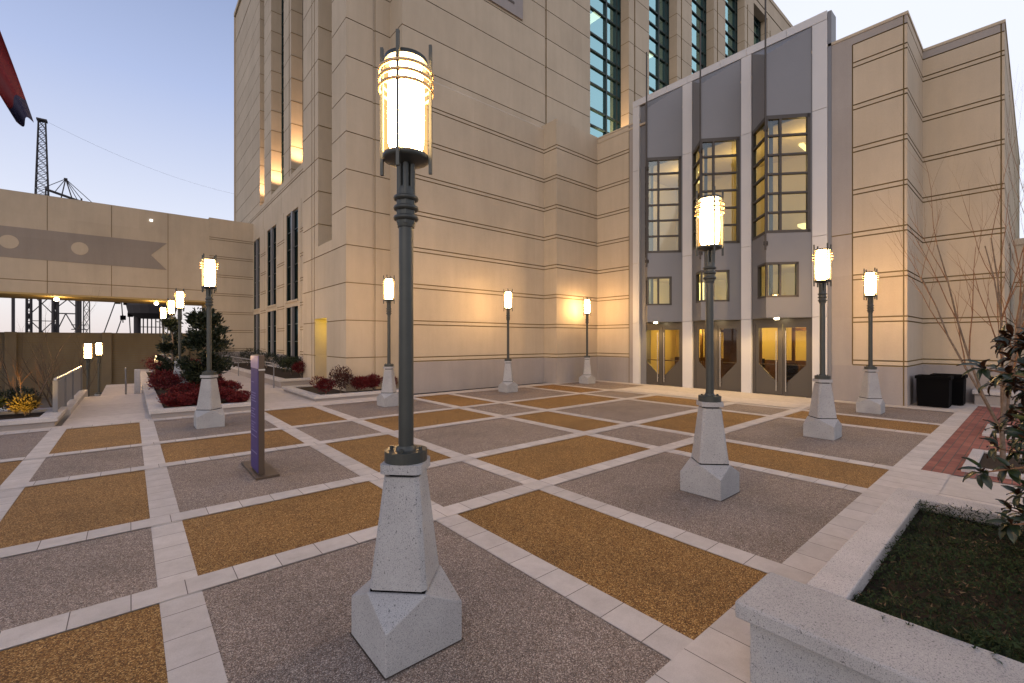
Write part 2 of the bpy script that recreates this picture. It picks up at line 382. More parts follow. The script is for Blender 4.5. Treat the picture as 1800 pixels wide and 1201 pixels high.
for i, (a, b_) in enumerate(cx):
    for j, (c, d) in enumerate(cyr):
        if j < 2 and a > 2.3: continue          # planter, walk and brick paving there
        if a > 13 and c > 4 and d < 10.1: continue   # entrance apron
        widex = i in (0,1,3,5,7,9); widey = j in (0,1,2,4,6)
        rect(ga if widex == widey else ta, a, b_, c, d, .004)
obj('grey_paving', ga, 'grey_agg', kind='structure'); obj('tan_paving', ta, 'tan_agg', kind='structure')
for a, b_ in XB: rect(py, a, b_, -5 if a < 2.2 else 1.33, 12.95, .008)
for c, d in YB:
    if d < 0: rect(px, -9, 2.4, c, d, .012)
    elif c < 1: rect(px, -9, 15.45, c, d, .012)
    elif d > 12: rect(px, -9, 15.6, c, d, .012)
    else: rect(px, -9, 13.3, c, d, .012)
rect(px, 13.3, 15.6, 3.95, 4.2, .012)
obj('paving_bands_across', px, 'pave_x', kind='structure'); obj('paving_bands_along', py, 'pave_y', kind='structure')
ap = MB(); rect(ap, 13.25, 15.95, 4.2, 9.95, .016); rect(ap, 15.45, 15.95, 1.33, 4.2, .016); rect(ap, 15.45, 19, -3, 2.4, .010)
obj('entrance_apron', ap, 'walkx', kind='structure')
br = MB(); rect(br, 8.3, 17.5, -6, 1.05, .014); obj('brick_paving', br, 'brick', kind='structure')
wk = MB(); rect(wk, 5.35, 8.3, -6, .75, .006); obj('side_walk', wk, 'walkx', kind='structure')
st = MB()
for k in range(4): st.box(-1.0, .3, 19.6+.32*k, 19.92+.32*k, -1.8, -.16*(k+1))
st.box(-1.0, .3, 20.88, 33, -1.8, -.645)
obj('steps', st, 'walk', kind='structure')
hl = MB(); random.seed(3); hv = []; nH = 90
for i in range(nH+1):
    a = R_(-75+150*i/nH)+R_(10); d = 2600
    h = 10+26*abs(math.sin(i*.37+1))*abs(math.sin(i*.11))+random.uniform(0, 5)
    hv.append((d*math.sin(a), d*math.cos(a), h))
for i in range(nH):
    p, q = hv[i], hv[i+1]; s2 = 1.3
    hl.add([(p[0]*.92,p[1]*.92,-2.3),(q[0]*.92,q[1]*.92,-2.3),q,p,(q[0]*s2,q[1]*s2,-2.3),(p[0]*s2,p[1]*s2,-2.3)], [(0,1,2,3),(3,2,4,5)])
obj('hills', hl, 'hill', kind='structure')

# ------------------------------------------------------------------ courthouse
B = thing('courthouse', 'tall cream precast stone courthouse with grooved walls, narrow windows and glazed grey entrance bays', 'building', (12, 13.7, 0))
TOP = 28.5
# tower front wall (normal -Y)
PF = Plane((0,13.7), (60,13.7))
wins = [(16.51,19.6),(21.45,24.35),(26.08,28.96),(30.6,33.68),(35.27,37.9)]
mb = MB()
ops = [(a, c, 10.7, 26.9, .66, None) for a, c in wins]
ops += [(a+.5, a+.62, 5, 28.2, .03, 0) for a, c in []]
zg = singles(10.9, 26.0)+[(27.35,.10,.06)]
ug = [(13.57,.10,.05,10.7,28.5)]
for a, c in wins: ug += [(c+.50, .12, .05, 10.7, 26.2)]
hwall(mb, PF, 6.87, 50, 10.7, TOP, zg, ug, ops)
for a, c in wins:       # jambs of the deep window bays
    z = 1.22
    while z < 26:
        if z > 10.9: PF.box(mb, c-.004, c+.01, z-.013, z+.013, .0, .66, 2)
        z += 1.232
PF.box(mb, 6.87, 50, TOP, TOP+.3, -.05, 1.2, 0)
obj('tower_front_wall', mb, STONE, B)
for k, (a, c) in enumerate(wins):
    f = MB(); us = [a, a+.42, (a+c)/2+.35, c-.35, c] if k < 2 else [a, a+.5, c-.35, c]
    for u in us: PF.box(f, u-.05, u+.05, 10.7, 26.9, .50, .64)
    z = 10.75; zs = []; step = [.82, .82, .82, 1.25]; q = 0
    while z < 26.9: zs.append(z); z += step[q % 4]; q += 1
    for z in zs+[26.86]: PF.box(f, a, c, z-.035, z+.035, .52, .62)
    fo = obj('tall_window', f, 'frame_dark', B)
    g = MB(); PF.quad(g, a, c, 10.7, 26.9, .6); obj('pane', g, 'glass_teal', fo)
    r = MB()
    PF.quad(r, a-.6, c+1.5, 10.6, 27, 4.2); 
    for z in (10.6, 14.6, 18.6, 22.6, 26.7): PF.box(r, a-.6, c+1.5, z, z+.35, .72, 4.2)
    r.add([PF.pt(a-.6,10.6,.68),PF.pt(a-.6,10.6,4.2),PF.pt(a-.6,27,4.2),PF.pt(a-.6,27,.68)],[(0,1,2,3)])
    r.add([PF.pt(c+1.5,10.6,.68),PF.pt(c+1.5,10.6,4.2),PF.pt(c+1.5,27,4.2),PF.pt(c+1.5,27,.68)],[(0,1,2,3)])
    ro = obj('room', r, 'room_glow', fo)
    for z, u in ((14.54, .2), (14.54, 1.3), (18.54, .3), (18.54, 1.5), (22.54, .8), (26.6, .5)):
        if (k+int(z)) % 3 != 2: e = MB(); PF.box(e, a+u, a+u+.55, z, z+.04, 1.0, 2.3); obj('ceiling_panel', e, 'ceil_cool', ro)
    e = MB(); PF.box(e, a+.3, a+1.5, 11.0, 11.5, 1.5, 2.6); obj('ceiling_panel', e, 'ceil_cool', ro)
# uplights at the bay sills
for a, c in wins[:4]: light('bay_uplight', 'SPOT', (c-.95, 13.95, 10.80), 1000, (1,.62,.30), .08, (.12,.03,1), R_(100), B)
# plaque with carved letters
mb = MB(); PF.box(mb, 7.6, 12.2, 14.87, 19.4, -.07, .02); pl = obj('name_plaque', mb, 'plinth', B, .01)
fc = bpy.data.curves.new('word', 'FONT'); fc.body = 'JUSTICE'; fc.size = .95; fc.extrude = .01; fc.align_x = 'RIGHT'
fo_ = bpy.data.objects.new('word', fc); col.objects.link(fo_)
bpy.context.view_layer.update()
me = bpy.data.meshes.new_from_object(fo_.evaluated_get(bpy.context.evaluated_depsgraph_get())); bpy.data.objects.remove(fo_)
me.materials.clear(); me.materials.append(M['bronze'])
lt = bpy.data.objects.new('carved_letters', me); col.objects.link(lt); lt.parent = pl
lt.location = Vector((11.75, 13.62, 15.28))-Vector(B.location); lt.rotation_euler = (R_(90), 0, 0)
# base course in front of the tower (normal -Y), with weathered ledge
PB = Plane((0,13.55), (60,13.55)); mb = MB()
hwall(mb, PB, 6.87, 13.42, 0, 10.72, pairs(10.2), (), (), 1.06)
mb.add([PB.pt(6.87,10.72,0), PB.pt(13.42,10.72,0), PB.pt(13.42,10.86,.15), PB.pt(6.87,10.86,.15)], [(0,1,2,3)], 0)
mb.add([(6.87,13.55,0),(6.87,14.6,0),(6.87,14.6,10.72),(6.87,13.55,10.72)], [(0,1,2,3)], 0)
mb.box(13.31, 13.64, 13.42, 13.74, 10.5, 10.88, 0)
obj('base_wall', mb, STONE, B)
# left return of tower block (normal -X)
PS = Plane((6.868,14.6), (6.868,13.548)); mb = MB()
hwall(mb, PS, 0, 1.05, 0, 10.72, pairs(10.2)); PS2 = Plane((6.868,14.6), (6.868,13.7)); hwall(mb, PS2, 0, .9, 10.72, TOP, singles(10.9,28))
obj('return_wall', mb, STONE, B)
# low pier beside the entrance
PP = Plane((13.32,12.82), (60,12.82)); PQ = Plane((13.32,13.56), (13.32,12.82)); mb = MB()
hwall(mb, PP, 0, 2.66, 0, 10.72, pairs(10.2), (), (), 1.06); hwall(mb, PQ, 0, .74, 0, 10.72, pairs(10.2), (), (), 1.06)
PP.box(mb, 0, 3, 10.72, 10.9, .0, .9, 0); mb.box(13.40, 40, 12.9, 13.9, 10.5, 10.68, 0)
obj('low_pier', mb, STONE, B)
# corner pier: front (normal -Y) and side (normal -X)
X0 = 5.34
PC = Plane((X0,14.6), (7,14.6)); mb = MB()
hwall(mb, PC, 0, 6.87-X0, 0, TOP, singles(0,28), [(.95,.09,.035)])
PD = Plane((X0,19.35), (X0,14.6)); yy = lambda y: 19.35-y
ops = [(yy(17.45), yy(15.95), 5.3, 26.5, 1.5, 0), (yy(17.85), yy(16.5), 0, 2.6, .9, None)]
ug = [(yy(18.2), .05, .03), (yy(17.9), .05, .03, 0, 26)]
hwall(mb, PD, 0, 4.75, 0, TOP, singles(0,28), ug, ops)
z = 1.22
while z < 26:
    if z > 5.5: mb.box(X0, X0+1.5, 17.438, 17.451, z-.013, z+.013, 2)
    z += 1.232
mb.add([(X0,15.95,5.3),(X0,17.45,5.3),(X0+1.5,17.45,5.42),(X0+1.5,15.95,5.42)], [(0,1,2,3)], 0)
# door niche
mb.box(X0+.899, X0+.95, 16.4, 17.95, 0, 2.7, 0)
mb.add([(X0,19.35,0),(7.4,19.35,0),(7.4,19.35,TOP),(X0,19.35,TOP)], [(0,1,2,3)], 0)
mb.box(X0-.05, 8, 14.55, 19.35, TOP, TOP+.3, 0)
obj('corner_pier', mb, STONE, B)
light('niche_lamp', 'POINT', (X0+.5, 17.0, 2.35), 22, (1,.72,.05), .08, parent=B)
# left wall, lower part (normal -X)
PL = Plane((6.5,43), (6.5,19.35)); yl = lambda y: 43-y; mb = MB()
wl = [(24.45,26.75),(28.95,31.25),(33.35,35.3)]
ops = []; zg = []
for a, c in wl: ops += [(yl(c), yl(a), .78, 3.56, .14, None), (yl(c), yl(a), 3.9, 8.6, .14, None)]
for a, c in ((19.4,24.1),(27.1,28.7),(31.6,33.1)): zg += pairs(8.6, 0, yl(c), yl(a))
zg += [(10.13,.05,.03),(10.28,.03,.02)]
ug = [(yl(27.8),.03,.02,8.9,10.1),(yl(32.3),.03,.02,8.9,10.1),(yl(23.9),.03,.02,0,8.9),(yl(27.3),.03,.02,0,8.9),(yl(31.9),.03,.02,0,8.9)]
hwall(mb, PL, 0, 23.65, 0, 10.6, zg, ug, ops, 1.0)
mb.add([(6.5,43,10.6),(6.5,19.35,10.6),(6.66,19.35,10.75),(6.66,43,10.75)], [(0,1,2,3)], 0)
obj('side_wall', mb, STONE, B)
for a, c in wl:
    for z0, z1 in ((.78,3.56),(3.9,8.6)):
        f = MB(); ua, uc = yl(c), yl(a); um = (ua+uc)/2
        for u in (ua+.03, uc-.03): PL.box(f, u-.03, u+.03, z0, z1, .04, .13, 0)
        z = z0+.03
        while z < z1: PL.box(f, ua, uc, z-.02, z+.02, .06, .12, 0); z += .92
        PL.box(f, um-.13, um+.13, z0, z1, -.02, .13, 1)
        fo = obj('window', f, ['frame_dark','grey_metal'], B)
        g = MB(); PL.quad(g, ua, uc, z0, z1, .10); obj('pane', g, 'glass_dark', fo)
        r = MB(); PL.box(r, ua, uc, z0, z1, .13, .6); obj('dark_room', r, 'black', fo)
        s_ = MB(); PL.box(s_, ua-.06, uc+.06, z0-.1, z0, -.05, .1); obj('sill', s_, 'stone', fo)
# left wall, upper part with window bays
PU = Plane((6.62,43), (6.62,19.35)); mb = MB()
bays = [(23.2,26.22),(27.76,30.73),(32.59,33.9)]
ops = [(yl(c), yl(a), 10.7, 26.0, .72, None) for a, c in bays]
ug = [(yl(a)-0.35,.10,.04,10.7,27.5) for a, c in bays[1:]]+[(yl(26.6),.10,.04,10.7,27.5)]
hwall(mb, PU, 0, 23.65, 10.7, TOP, singles(10.9,25.5)+[(26.4,.09,.05)], ug, ops)
for a, c in bays:
    z = 1.22
    while z < 25.6:
        if z > 10.9: mb.box(6.62, 7.34, c-.012, c+.006, z-.013, z+.013, 2)
        z += 1.232
    mb.box(6.63, 7.4, a, c, 10.6, 10.704, 0)
mb.box(6.5, 50, 19, 43.1, TOP, TOP+.3, 0)
mb.add([(6.5,43,0),(40,43,0),(40,43,TOP),(6.5,43,TOP)], [(0,1,2,3)], 0)
mb.add([(50,13.7,0),(50,43,0),(50,43,TOP),(50,13.7,TOP)], [(0,1,2,3)], 0)
obj('upper_side_wall', mb, STONE, B)
for a, c in bays:
    f = MB()
    for y in (a+.06, c-.9, c-.06): f.box(7.2, 7.32, y-.05, y+.05, 10.7, 26)
    z = 10.8
    while z < 26: f.box(7.22, 7.3, a, c, z-.03, z+.03); z += .82
    fo = obj('tall_window', f, 'frame_dark', B)
    g = MB(); g.add([(7.28,a,10.7),(7.28,c,10.7),(7.28,c,26),(7.28,a,26)], [(0,1,2,3)]); obj('pane', g, 'glass_dark', fo)
    r = MB(); r.box(7.345, 7.8, a, c, 10.7, 26); obj('dark_room', r, 'black', fo)
    light('bay_uplight', 'SPOT', (6.95, max(a+.15, c-1.0), 10.80), 1100, (1,.58,.28), .08, (.0,.12,1), R_(100), B)

# entrance wing: plane X = 15.95 (normal -X)
XE = 15.95
PE = Plane((XE,12.82), (XE,2.285)); ye = lambda y: 12.82-y; mb = MB()
hwall(mb, PE, 0, ye(11.12), 0, 10.8, pairs(10.2), [(ye(11.14),.03,.03)], (), 1.06, mif=lambda u, z: 3 if z > 10.36 else 4)
hwall(mb, PE, ye(11.12), ye(10.93), 0, 10.8, (), (), (), 1.06, mif=lambda u, z: 3)
PE.box(mb, 0, ye(10.6), 10.8, 10.86, -.02, .5, 0)
# right stone panel
fr_u = ye(3.49)
hwall(mb, PE, ye(4.1), ye(2.285), 0, 10.6, [g+(fr_u, ye(2.285)) for g in pairs(10.2)]+[(4.89,.03,.02,ye(4.1),fr_u),(10.36,.035,.03,fr_u,ye(2.285))], [(fr_u,.03,.03,1.1,10.36),(ye(2.36),.03,.02)], (), 1.06, mif=lambda u, z: 3 if (z > 10.36 or u < fr_u) else 4)
X2 = 18.43
PR = Plane((XE,2.285), (X2,2.285)); hwall(mb, PR, 0, X2-XE, 0, 10.6, pairs(10.2)+[(10.36,.035,.03)], (), (), 1.06)
P3 = Plane((X2,2.285), (X2,.6)); hwall(mb, P3, 0, 1.685, 0, 10.6, pairs(10.2)+[(10.36,.035,.03)], [(1.62,.03,.02)], (), 1.06, mif=lambda u, z: 3 if z > 10.36 else 4)
P4 = Plane((X2,.6), (34,.6)); hwall(mb, P4, 0, 15.57, 0, 10.6, pairs(10.2), [(3,.4,.15),(8,.4,.15)], (), 1.06)
mb.box(XE-.02, 34, 2.285-.02, 12.8, 10.6, 10.68, 0); mb.box(X2-.02, 34, .58, 2.5, 10.6, 10.68, 0)
mb.box(X2+.002, X2+.3, 2.287, 2.6, 0, 10.5, 2); mb.box(XE+.002, XE+.3, 12.822, 13.1, 0, 10.6, 2); mb.box(13.322, 13.5, 13.552, 13.68, 0, 10.5, 2); mb.box(6.87, 7.1, 14.602, 14.8, 0, 28, 2)
obj('wing_wall', mb, STONE+['stone_frame','stone_warm'], B)
light('wing_dummy', 'POINT', (XE-1.0, 5.4, 2.4), 0, (1,1,1), .1, parent=B) if False else None

# white metal portal frame
fins = [(10.62,10.93),(8.35,8.73),(6.26,6.59),(4.10,4.49)]
mb = MB()
for a, c in fins:
    for z0, z1 in ((0,2.5),(2.51,4.96),(4.97,8.79),(8.80,11.43)): mb.box(XE-.04, XE+.42, a, c, z0, z1)
ys = [10.93,9.4,8.54,7.3,6.42,5.2,4.10]
for i in range(6): mb.box(XE-.045, XE+.43, ys[i+1]+.004, ys[i]-.004, 11.44, 11.70)
obj('portal_frame', mb, 'white_metal', B, .006)
mb = MB(); mb.box(XE-.02, XE+.45, 4.0, 4.09, 0, 11.66); obj('frame_edge', mb, 'grey_metal', B)
mb = MB(); mb.box(XE+.05, XE+.4, 10.36, 10.62, 0, 11.4); obj('infill_strip', mb, 'grey_metal', B)
mb = MB(); mb.box(XE+.25, XE+.33, 4.1, 10.9, 8.9, 11.4); obj('back_panel', mb, 'grey_metal', B)

bayset = [((XE,10.36),(15.07,9.70),(XE,8.73), .90), ((XE,8.35),(15.07,7.58),(XE,6.59), .93), ((XE,6.26),(15.07,5.49),(XE,4.49), .94)]
for k, (A, V, C, su) in enumerate(bayset):
    Pl, Pm = Plane(A, V), Plane(V, C)
    mb = MB(); zb, zt = 2.5, 10.69
    sl0 = Pl.L*.45
    hwall(mb, Pl, 0, Pl.L, zb, zt, (), (), [(.06, Pl.L, 5.13, 8.78, .1, None), (sl0, Pl.L, 3.13, 4.22, .1, None)])
    hwall(mb, Pm, 0, Pm.L, zb, zt, (), (), [(0, Pm.L-.06, 5.13, 8.78, .1, None), (0, su, 3.13, 4.22, .1, None)])
    # sloping top facets and soffit
    mb.add([(A[0],A[1],zt),(V[0],V[1],zt),(A[0],A[1],11.44)], [(0,1,2)]); mb.add([(C[0],C[1],zt),(V[0],V[1],zt),(C[0],C[1],11.44)], [(1,0,2)])
    mb.add([(A[0],A[1],11.44),(V[0],V[1],zt),(C[0],C[1],11.44)], [(0,1,2)])
    mb.add([(A[0],A[1],zb),(V[0],V[1],zb),(C[0],C[1],zb)], [(0,2,1)])
    pan = obj('bay_panel', mb, ['grey_metal']*3, B)
    # tall corner window wrapping round the fold
    f = MB(); wd0 = .10
    for P, a, c in ((Pl, .06, Pl.L), (Pm, 0, Pm.L-.06)):
        P.box(f, a, c, 5.13, 5.21, -.015, .09); P.box(f, a, c, 8.66, 8.78, -.015, .09)
        for q in range(1, 6): P.box(f, a, c, 5.17+.597*q-.03, 5.17+.597*q+.03, -.01, .08)
    Pl.box(f, .06, .13, 5.13, 8.78, -.015, .09); Pm.box(f, Pm.L-.15, Pm.L-.06, 5.13, 8.78, -.015, .09)
    Pm.box(f, 0, .05, 5.13, 8.78, -.01, .08); Pm.box(f, .38, .45, 5.13, 8.78, -.01, .08); Pm.box(f, .16, .24, 5.13, 8.78, .10, .2)
    fo = obj('corner_window', f, 'frame', B)
    g = MB(); Pl.quad(g, .06, Pl.L, 5.13, 8.78, .04); Pm.quad(g, 0, Pm.L-.06, 5.13, 8.78, .04); obj('pane', g, 'glass_warm', fo)
    # small lower window
    f = MB()
    for P, a, c in ((Pl, sl0, Pl.L), (Pm, 0, su)):
        P.box(f, a, c, 3.13, 3.19, -.015, .09); P.box(f, a, c, 4.15, 4.22, -.015, .09)
    Pl.box(f, sl0, sl0+.06, 3.13, 4.22, -.015, .09); Pm.box(f, su-.07, su, 3.13, 4.22, -.015, .09)
    Pm.box(f, 0, .05, 3.13, 4.22, -.01, .08); Pm.box(f, .38, .44, 3.13, 4.22, -.01, .08); Pm.box(f, .16, .24, 3.13, 4.22, .10, .2)
    fo = obj('small_window', f, 'frame', B)
    g = MB(); Pl.quad(g, sl0, Pl.L, 3.13, 4.22, .04); Pm.quad(g, 0, su, 3.13, 4.22, .04); obj('pane', g, 'glass_warm', fo)
    # thin mast at the fold
    t = MB(); t.tube([(V[0]-.05,V[1],4.6),(V[0]-.05,V[1],12.8)], .028, 8); 
    for z in (4.75, 8.3): t.box(V[0]-.08, V[0]+.02, V[1]-.05, V[1]+.05, z, z+.12)
    obj('mast', t, 'frame', B)
    # doors below
    y0, y1 = (C[1], A[1]) if k else (8.73, 10.62)
    D = Plane((XE+.06,y1), (XE+.06,y0)); L = D.L
    f = MB(); D.box(f, 0, L, 2.34, 2.5, 0, .12); D.box(f, 0, .09, 0, 2.34, 0, .12); D.box(f, L-.09, L, 0, 2.34, 0, .12); D.box(f, L/2-.035, L/2+.035, 0, 2.34, .0, .1)
    df = obj('door_frame', f, 'door_metal', B)
    for sgn in (0, 1):
        a, c = (.095, L/2-.04) if sgn == 0 else (L/2+.04, L-.095)
        hinge, ctr = (a, c) if sgn == 0 else (c, a)
        d = MB()
        D.box(d, a, c, 2.2, 2.34, .02, .07)
        s0, s1 = (a, a+.10) if sgn == 0 else (c-.10, c)
        D.box(d, s0, s1, .0, 2.2, .02, .07)
        t0, t1 = (c-.08, c) if sgn == 0 else (a, a+.08)
        D.box(d, t0, t1, .0, 2.2, .02, .07)
        # kick panel with the diagonal upper edge
        hp = s1 if sgn == 0 else s0; cp = t0 if sgn == 0 else t1
        tri = [(hp,.02),(cp,.02),(cp,.40),(hp,1.02)]
        vs = [D.pt(u,z,.02) for u,z in tri]+[D.pt(u,z,.07) for u,z in tri]
        d.add(vs, [(0,1,2,3),(7,6,5,4),(3,2,6,7),(0,3,7,4),(1,5,6,2),(0,4,5,1)])
        do = obj('door', d, 'door_metal', B)
        g = MB(); D.quad(g, a, c, .35, 2.2, .045); obj('door_pane', g, 'door_glass', do)
        h = MB(); hu = ctr+(-.10 if sgn == 0 else .10); h.tube([D.pt(hu,.15,-.05), D.pt(hu,2.1,-.05)], .014, 8)
        for z in (.3, 1.1, 1.95): h.tube([D.pt(hu,z,-.05), D.pt(hu,z,.03)], .008, 6)
        obj('handle', h, 'steel', do)
        h = MB(); h.tube([D.pt(a+.05,1.0,.11), D.pt(c-.05,1.0,.11)], .018, 6); obj('push_bar', h, 'bronze', do)
    e = MB(); e.lathe([(.05,2.45),(.07,2.47),(.07,2.5)], XE-.35, (y0+y1)/2, 14); obj('downlight', e, 'lamp_small', pan)
    light('entrance_downlight', 'SPOT', (XE-.40, (y0+y1)/2, 2.43), 110, (1,.64,.26), .06, (-.12,0,-1), R_(150), B)
# rooms behind the glazing
r = MB()
r.box(19.8, 19.9, 3.8, 11.2, 0, 9.2); r.box(16.2, 19.9, 11.2, 11.3, 0, 9.2); r.box(16.2, 19.9, 3.7, 3.8, 0, 9.2)
r.box(16.43, 19.9, 3.8, 11.2, 2.52, 2.9); r.box(16.43, 19.9, 3.8, 11.2, 4.45, 4.9); r.box(16.2, 19.9, 3.8, 11.2, 8.95, 9.1)
rm = obj('lobby_walls', r, 'interior', B)
r = MB(); r.box(16.05, 19.8, 3.8, 11.2, -.02, .004)
obj('lobby_floor', r, plain('dark_floor', (.07,.045,.025), .4), B)
r = MB(); r.box(18.6, 19.2, 4.0, 5.3, 0, 1.05); r.box(19.7, 19.79, 3.8, 11.2, 0, 1.0)
for y in (4.9, 6.55, 7.1, 8.5): r.box(17.3, 17.45, y-.06, y+.06, 0, 2.5)
r.box(17.3, 17.4, 6.5, 8.5, 2.1, 2.2); r.box(17.5, 17.6, 7.1, 7.9, 0, 2.3)
for y in (4.55, 5.15, 5.95, 7.75, 8.95, 9.5, 10.2): r.box(18.9, 19.0, y-.05, y+.05, 0, 2.5)
r.box(18.9, 19.0, 4.55, 5.95, 2.15, 2.25); r.box(18.9, 19.0, 9.0, 9.5, .95, 1.05); r.box(18.0, 18.5, 4.6, 5.2, .35, .9); r.box(17.6, 17.9, 7.3, 7.6, 0, 1.2)
obj('lobby_woodwork', r, 'wood', B)
for (x, y, h) in ((17.9, 5.75, .95), (18.1, 4.4, .9), (18.0, 6.9, 1.1)):
    r = MB(); r.box(x-.25, x+.25, y-.22, y+.22, .40, .5); r.box(x+.18, x+.26, y-.2, y+.2, .5, h)
    for a_, b_ in ((-.2,-.18),(.2,-.18),(-.2,.18),(.2,.18)): r.box(x+a_-.02, x+a_+.02, y+b_-.02, y+b_+.02, 0, .4)
    obj('lobby_chair', r, 'black', B)
class EB:
    def box(s, *a): e_ = MB(); e_.box(*a); obj('interior_light', e_, 'ceil_light', B)
e = EB()
for y, x in ((4.9,17.3),(5.5,18.5),(7.0,17.3),(7.6,18.6),(9.3,17.4),(9.8,18.6)): e.box(x, x+.9, y, y+.14, 8.86, 8.93)
for y in (4.75, 5.3): e.box(18.4, 19.6, y, y+.35, 5.9, 6.0)
for y in (4.7, 7.1, 9.3): e.box(17.0, 17.25, y, y+.2, 4.38, 4.43)
e.box(19.72, 19.78, 4.3, 4.5, 1.75, 1.95); e.box(18.2, 18.3, 9.05, 9.75, 3.0, 4.2)
e.box(16.6, 16.66, 5.0, 5.12, 3.2, 3.4)
for y in (5.2, 7.4, 9.7):
    light('lobby_lamp', 'POINT', (18.6, y, 2.2), 60, (1,.70,.16), .1, parent=B)
    light('middle_room_lamp', 'POINT', (17.6, y, 4.1), 22 if y < 9 else 45, (1,.80,.40), .1, parent=B)
    light('upper_room_lamp', 'POINT', (17.6, y, 8.3), 36, (1,.68,.32), .05, parent=B)

# low planter wall and green glazing further along the wing
T = thing('low_side_wall', 'low cream wall with capped top at the far right corner of the wing', 'wall', (22,-.6,0))
mb = MB(); q = Plane((22,.5), (22,-3)); hwall(mb, q, 0, 3.5, 0, 4.9, pairs(4.8), (), (), 1.06); q.box(mb, 0, 3.5, 4.9, 5.1, -.04, .5, 0); q.box(mb, 0, 3.5, 0, 4.9, .05, .5, 0)
obj('wall_face', mb, STONE, T)
T = thing('glass_block', 'green glazed wall rising behind the low cream wall at the right edge', 'building', (34,-1,0))
mb = MB(); mb.box(34, 34.2, -5, .4, 0, 13); obj('glazing', mb, plain('green_glazing', (.03,.22,.10), .15), T)
mb = MB()
for y in (-4,-3,-2,-1,-.2): mb.box(33.94, 34, y-.04, y+.04, 0, 13)
for z in range(1, 13, 2): mb.box(33.93, 34, -5, .4, z-.04, z+.04)
obj('mullion', mb, 'frame_dark', T)
T = thing('low_planter', 'low pale stone planter against the wing behind the brick paving', 'planter', (18,.2,0))
mb = MB(); mb.box(17.95, 18.4, -3, 1.15, 0, .27); obj('planter_wall', mb, 'plinth', T)
mb = MB(); mb.box(17.88, 18.42, -3, 1.2, .29, .42); obj('coping', mb, 'curb', T, .02)

# ------------------------------------------------------------------ footbridge, retaining wall
T = thing('overhead_bridge', 'cream precast bridge spanning to the courthouse with a brown swallowtail band and two pale discs', 'bridge', (0,35.5,4.4))
mb = MB(); q = Plane((-14,35.5), (3.95,35.5)); qx = lambda x: x+14
hwall(mb, q, 0, 17.95, 4.38, 9.75, [(5.05,.04,.03)], [(qx(-3.5),.03,.02),(qx(-.85),.03,.02),(qx(1.8),.03,.02),(qx(-7),.03,.02),(qx(-10.5),.03,.02)], (), None)
mb.box(-14, 6.5, 35.55, 39.5, 9.65, 9.8, 0); mb.box(-14, 3.95, 39.4, 39.5, 4.4, 9.75, 0)
obj('parapet_wall', mb, STONE, T)
mb = MB(); mb.box(-14, 3.95, 35.51, 39.4, 4.28, 4.38); obj('soffit', mb, plain('ochre_soffit', (.42,.30,.12), .8), T)
mb = MB(); q2 = Plane((3.95,35.38), (6.5,35.38)); hwall(mb, q2, 0, 2.55, -1.8, 9.88, pairs(9.6), (), (), 1.0)
mb.add([(3.95,35.38,-1.8),(3.95,39.5,-1.8),(3.95,39.5,9.88),(3.95,35.38,9.88)], [(0,3,2,1)], 0); mb.box(3.95, 6.5, 35.4, 39.4, 9.78, 9.88, 0)
obj('abutment', mb, STONE, T)
mb = MB(); mb.box(-14, -11, 35.6, 39.3, -1.8, 4.27); obj('support_pier', mb, 'stone', T)
mb = MB()
pts = [(-14,6.2),(1.74,6.2),(.96,7.05),(1.74,7.88),(-14,7.82)]
mb.add([(x,35.485,z) for x,z in pts]+[(x,35.53,z) for x,z in pts], [(0,1,2,3,4),(1,0,5,6),(2,1,6,7),(3,2,7,8),(4,3,8,9)]); obj('swallowtail_band', mb, 'mural', T)
for X in (-4.92, -2.2, -7.6):
    mb = MB(); k = 28; r_ = .36
    mb.add([(X+r_*math.cos(2*math.pi*i/k), 35.475, 7.03+r_*math.sin(2*math.pi*i/k)) for i in range(k)]+[(X+r_*math.cos(2*math.pi*i/k), 35.5, 7.03+r_*math.sin(2*math.pi*i/k)) for i in range(k)],
       [tuple(range(k))]+[(i,i+k,(i+1)%k+k,(i+1)%k) for i in range(k)]); obj('disc', mb, 'stone', T)
mb = MB(); mb.box(.9, 1.05, 35.4, 35.5, 9.12, 9.24); obj('wall_light', mb, emis('white_fixture', (1,1,1), 1.5), T)
for X, e_ in ((-3.2, 45), (1.25, 45)):
    mb = MB(); mb.lathe([(.03,4.02),(.10,4.06),(.11,4.16),(.05,4.2)], X, 36.2, 14); obj('soffit_lamp', mb, 'lamp_small', T)
    light('soffit_light', 'POINT', (X, 36.6, 3.9), e_, (1,.62,.18), .1, parent=T)
T = thing('retaining_wall', 'long brown coursed block retaining wall with pilasters under the bridge', 'wall', (-2,40.3,-1.8))
mb = MB(); q = Plane((-14,40.3), (4,40.3))
hwall(mb, q, 0, 18, -1.8, 2.2, [(-1.6+.155*i,.02,.02) for i in range(24)], (), ())
q.box(mb, 0, 18, 2.2, 2.28, -.05, .4); q.box(mb, 0, 18, -1.8, 2.2, .05, .4)
obj('wall_face', mb, ['block','block','groove'], T)
for X in (-5.5, -1.2, 3.0, -9.5):
    mb = MB(); mb.box(X-.25, X+.25, 40.1, 40.3, -1.8, 2.3); obj('pilaster', mb, 'block', T, .02)

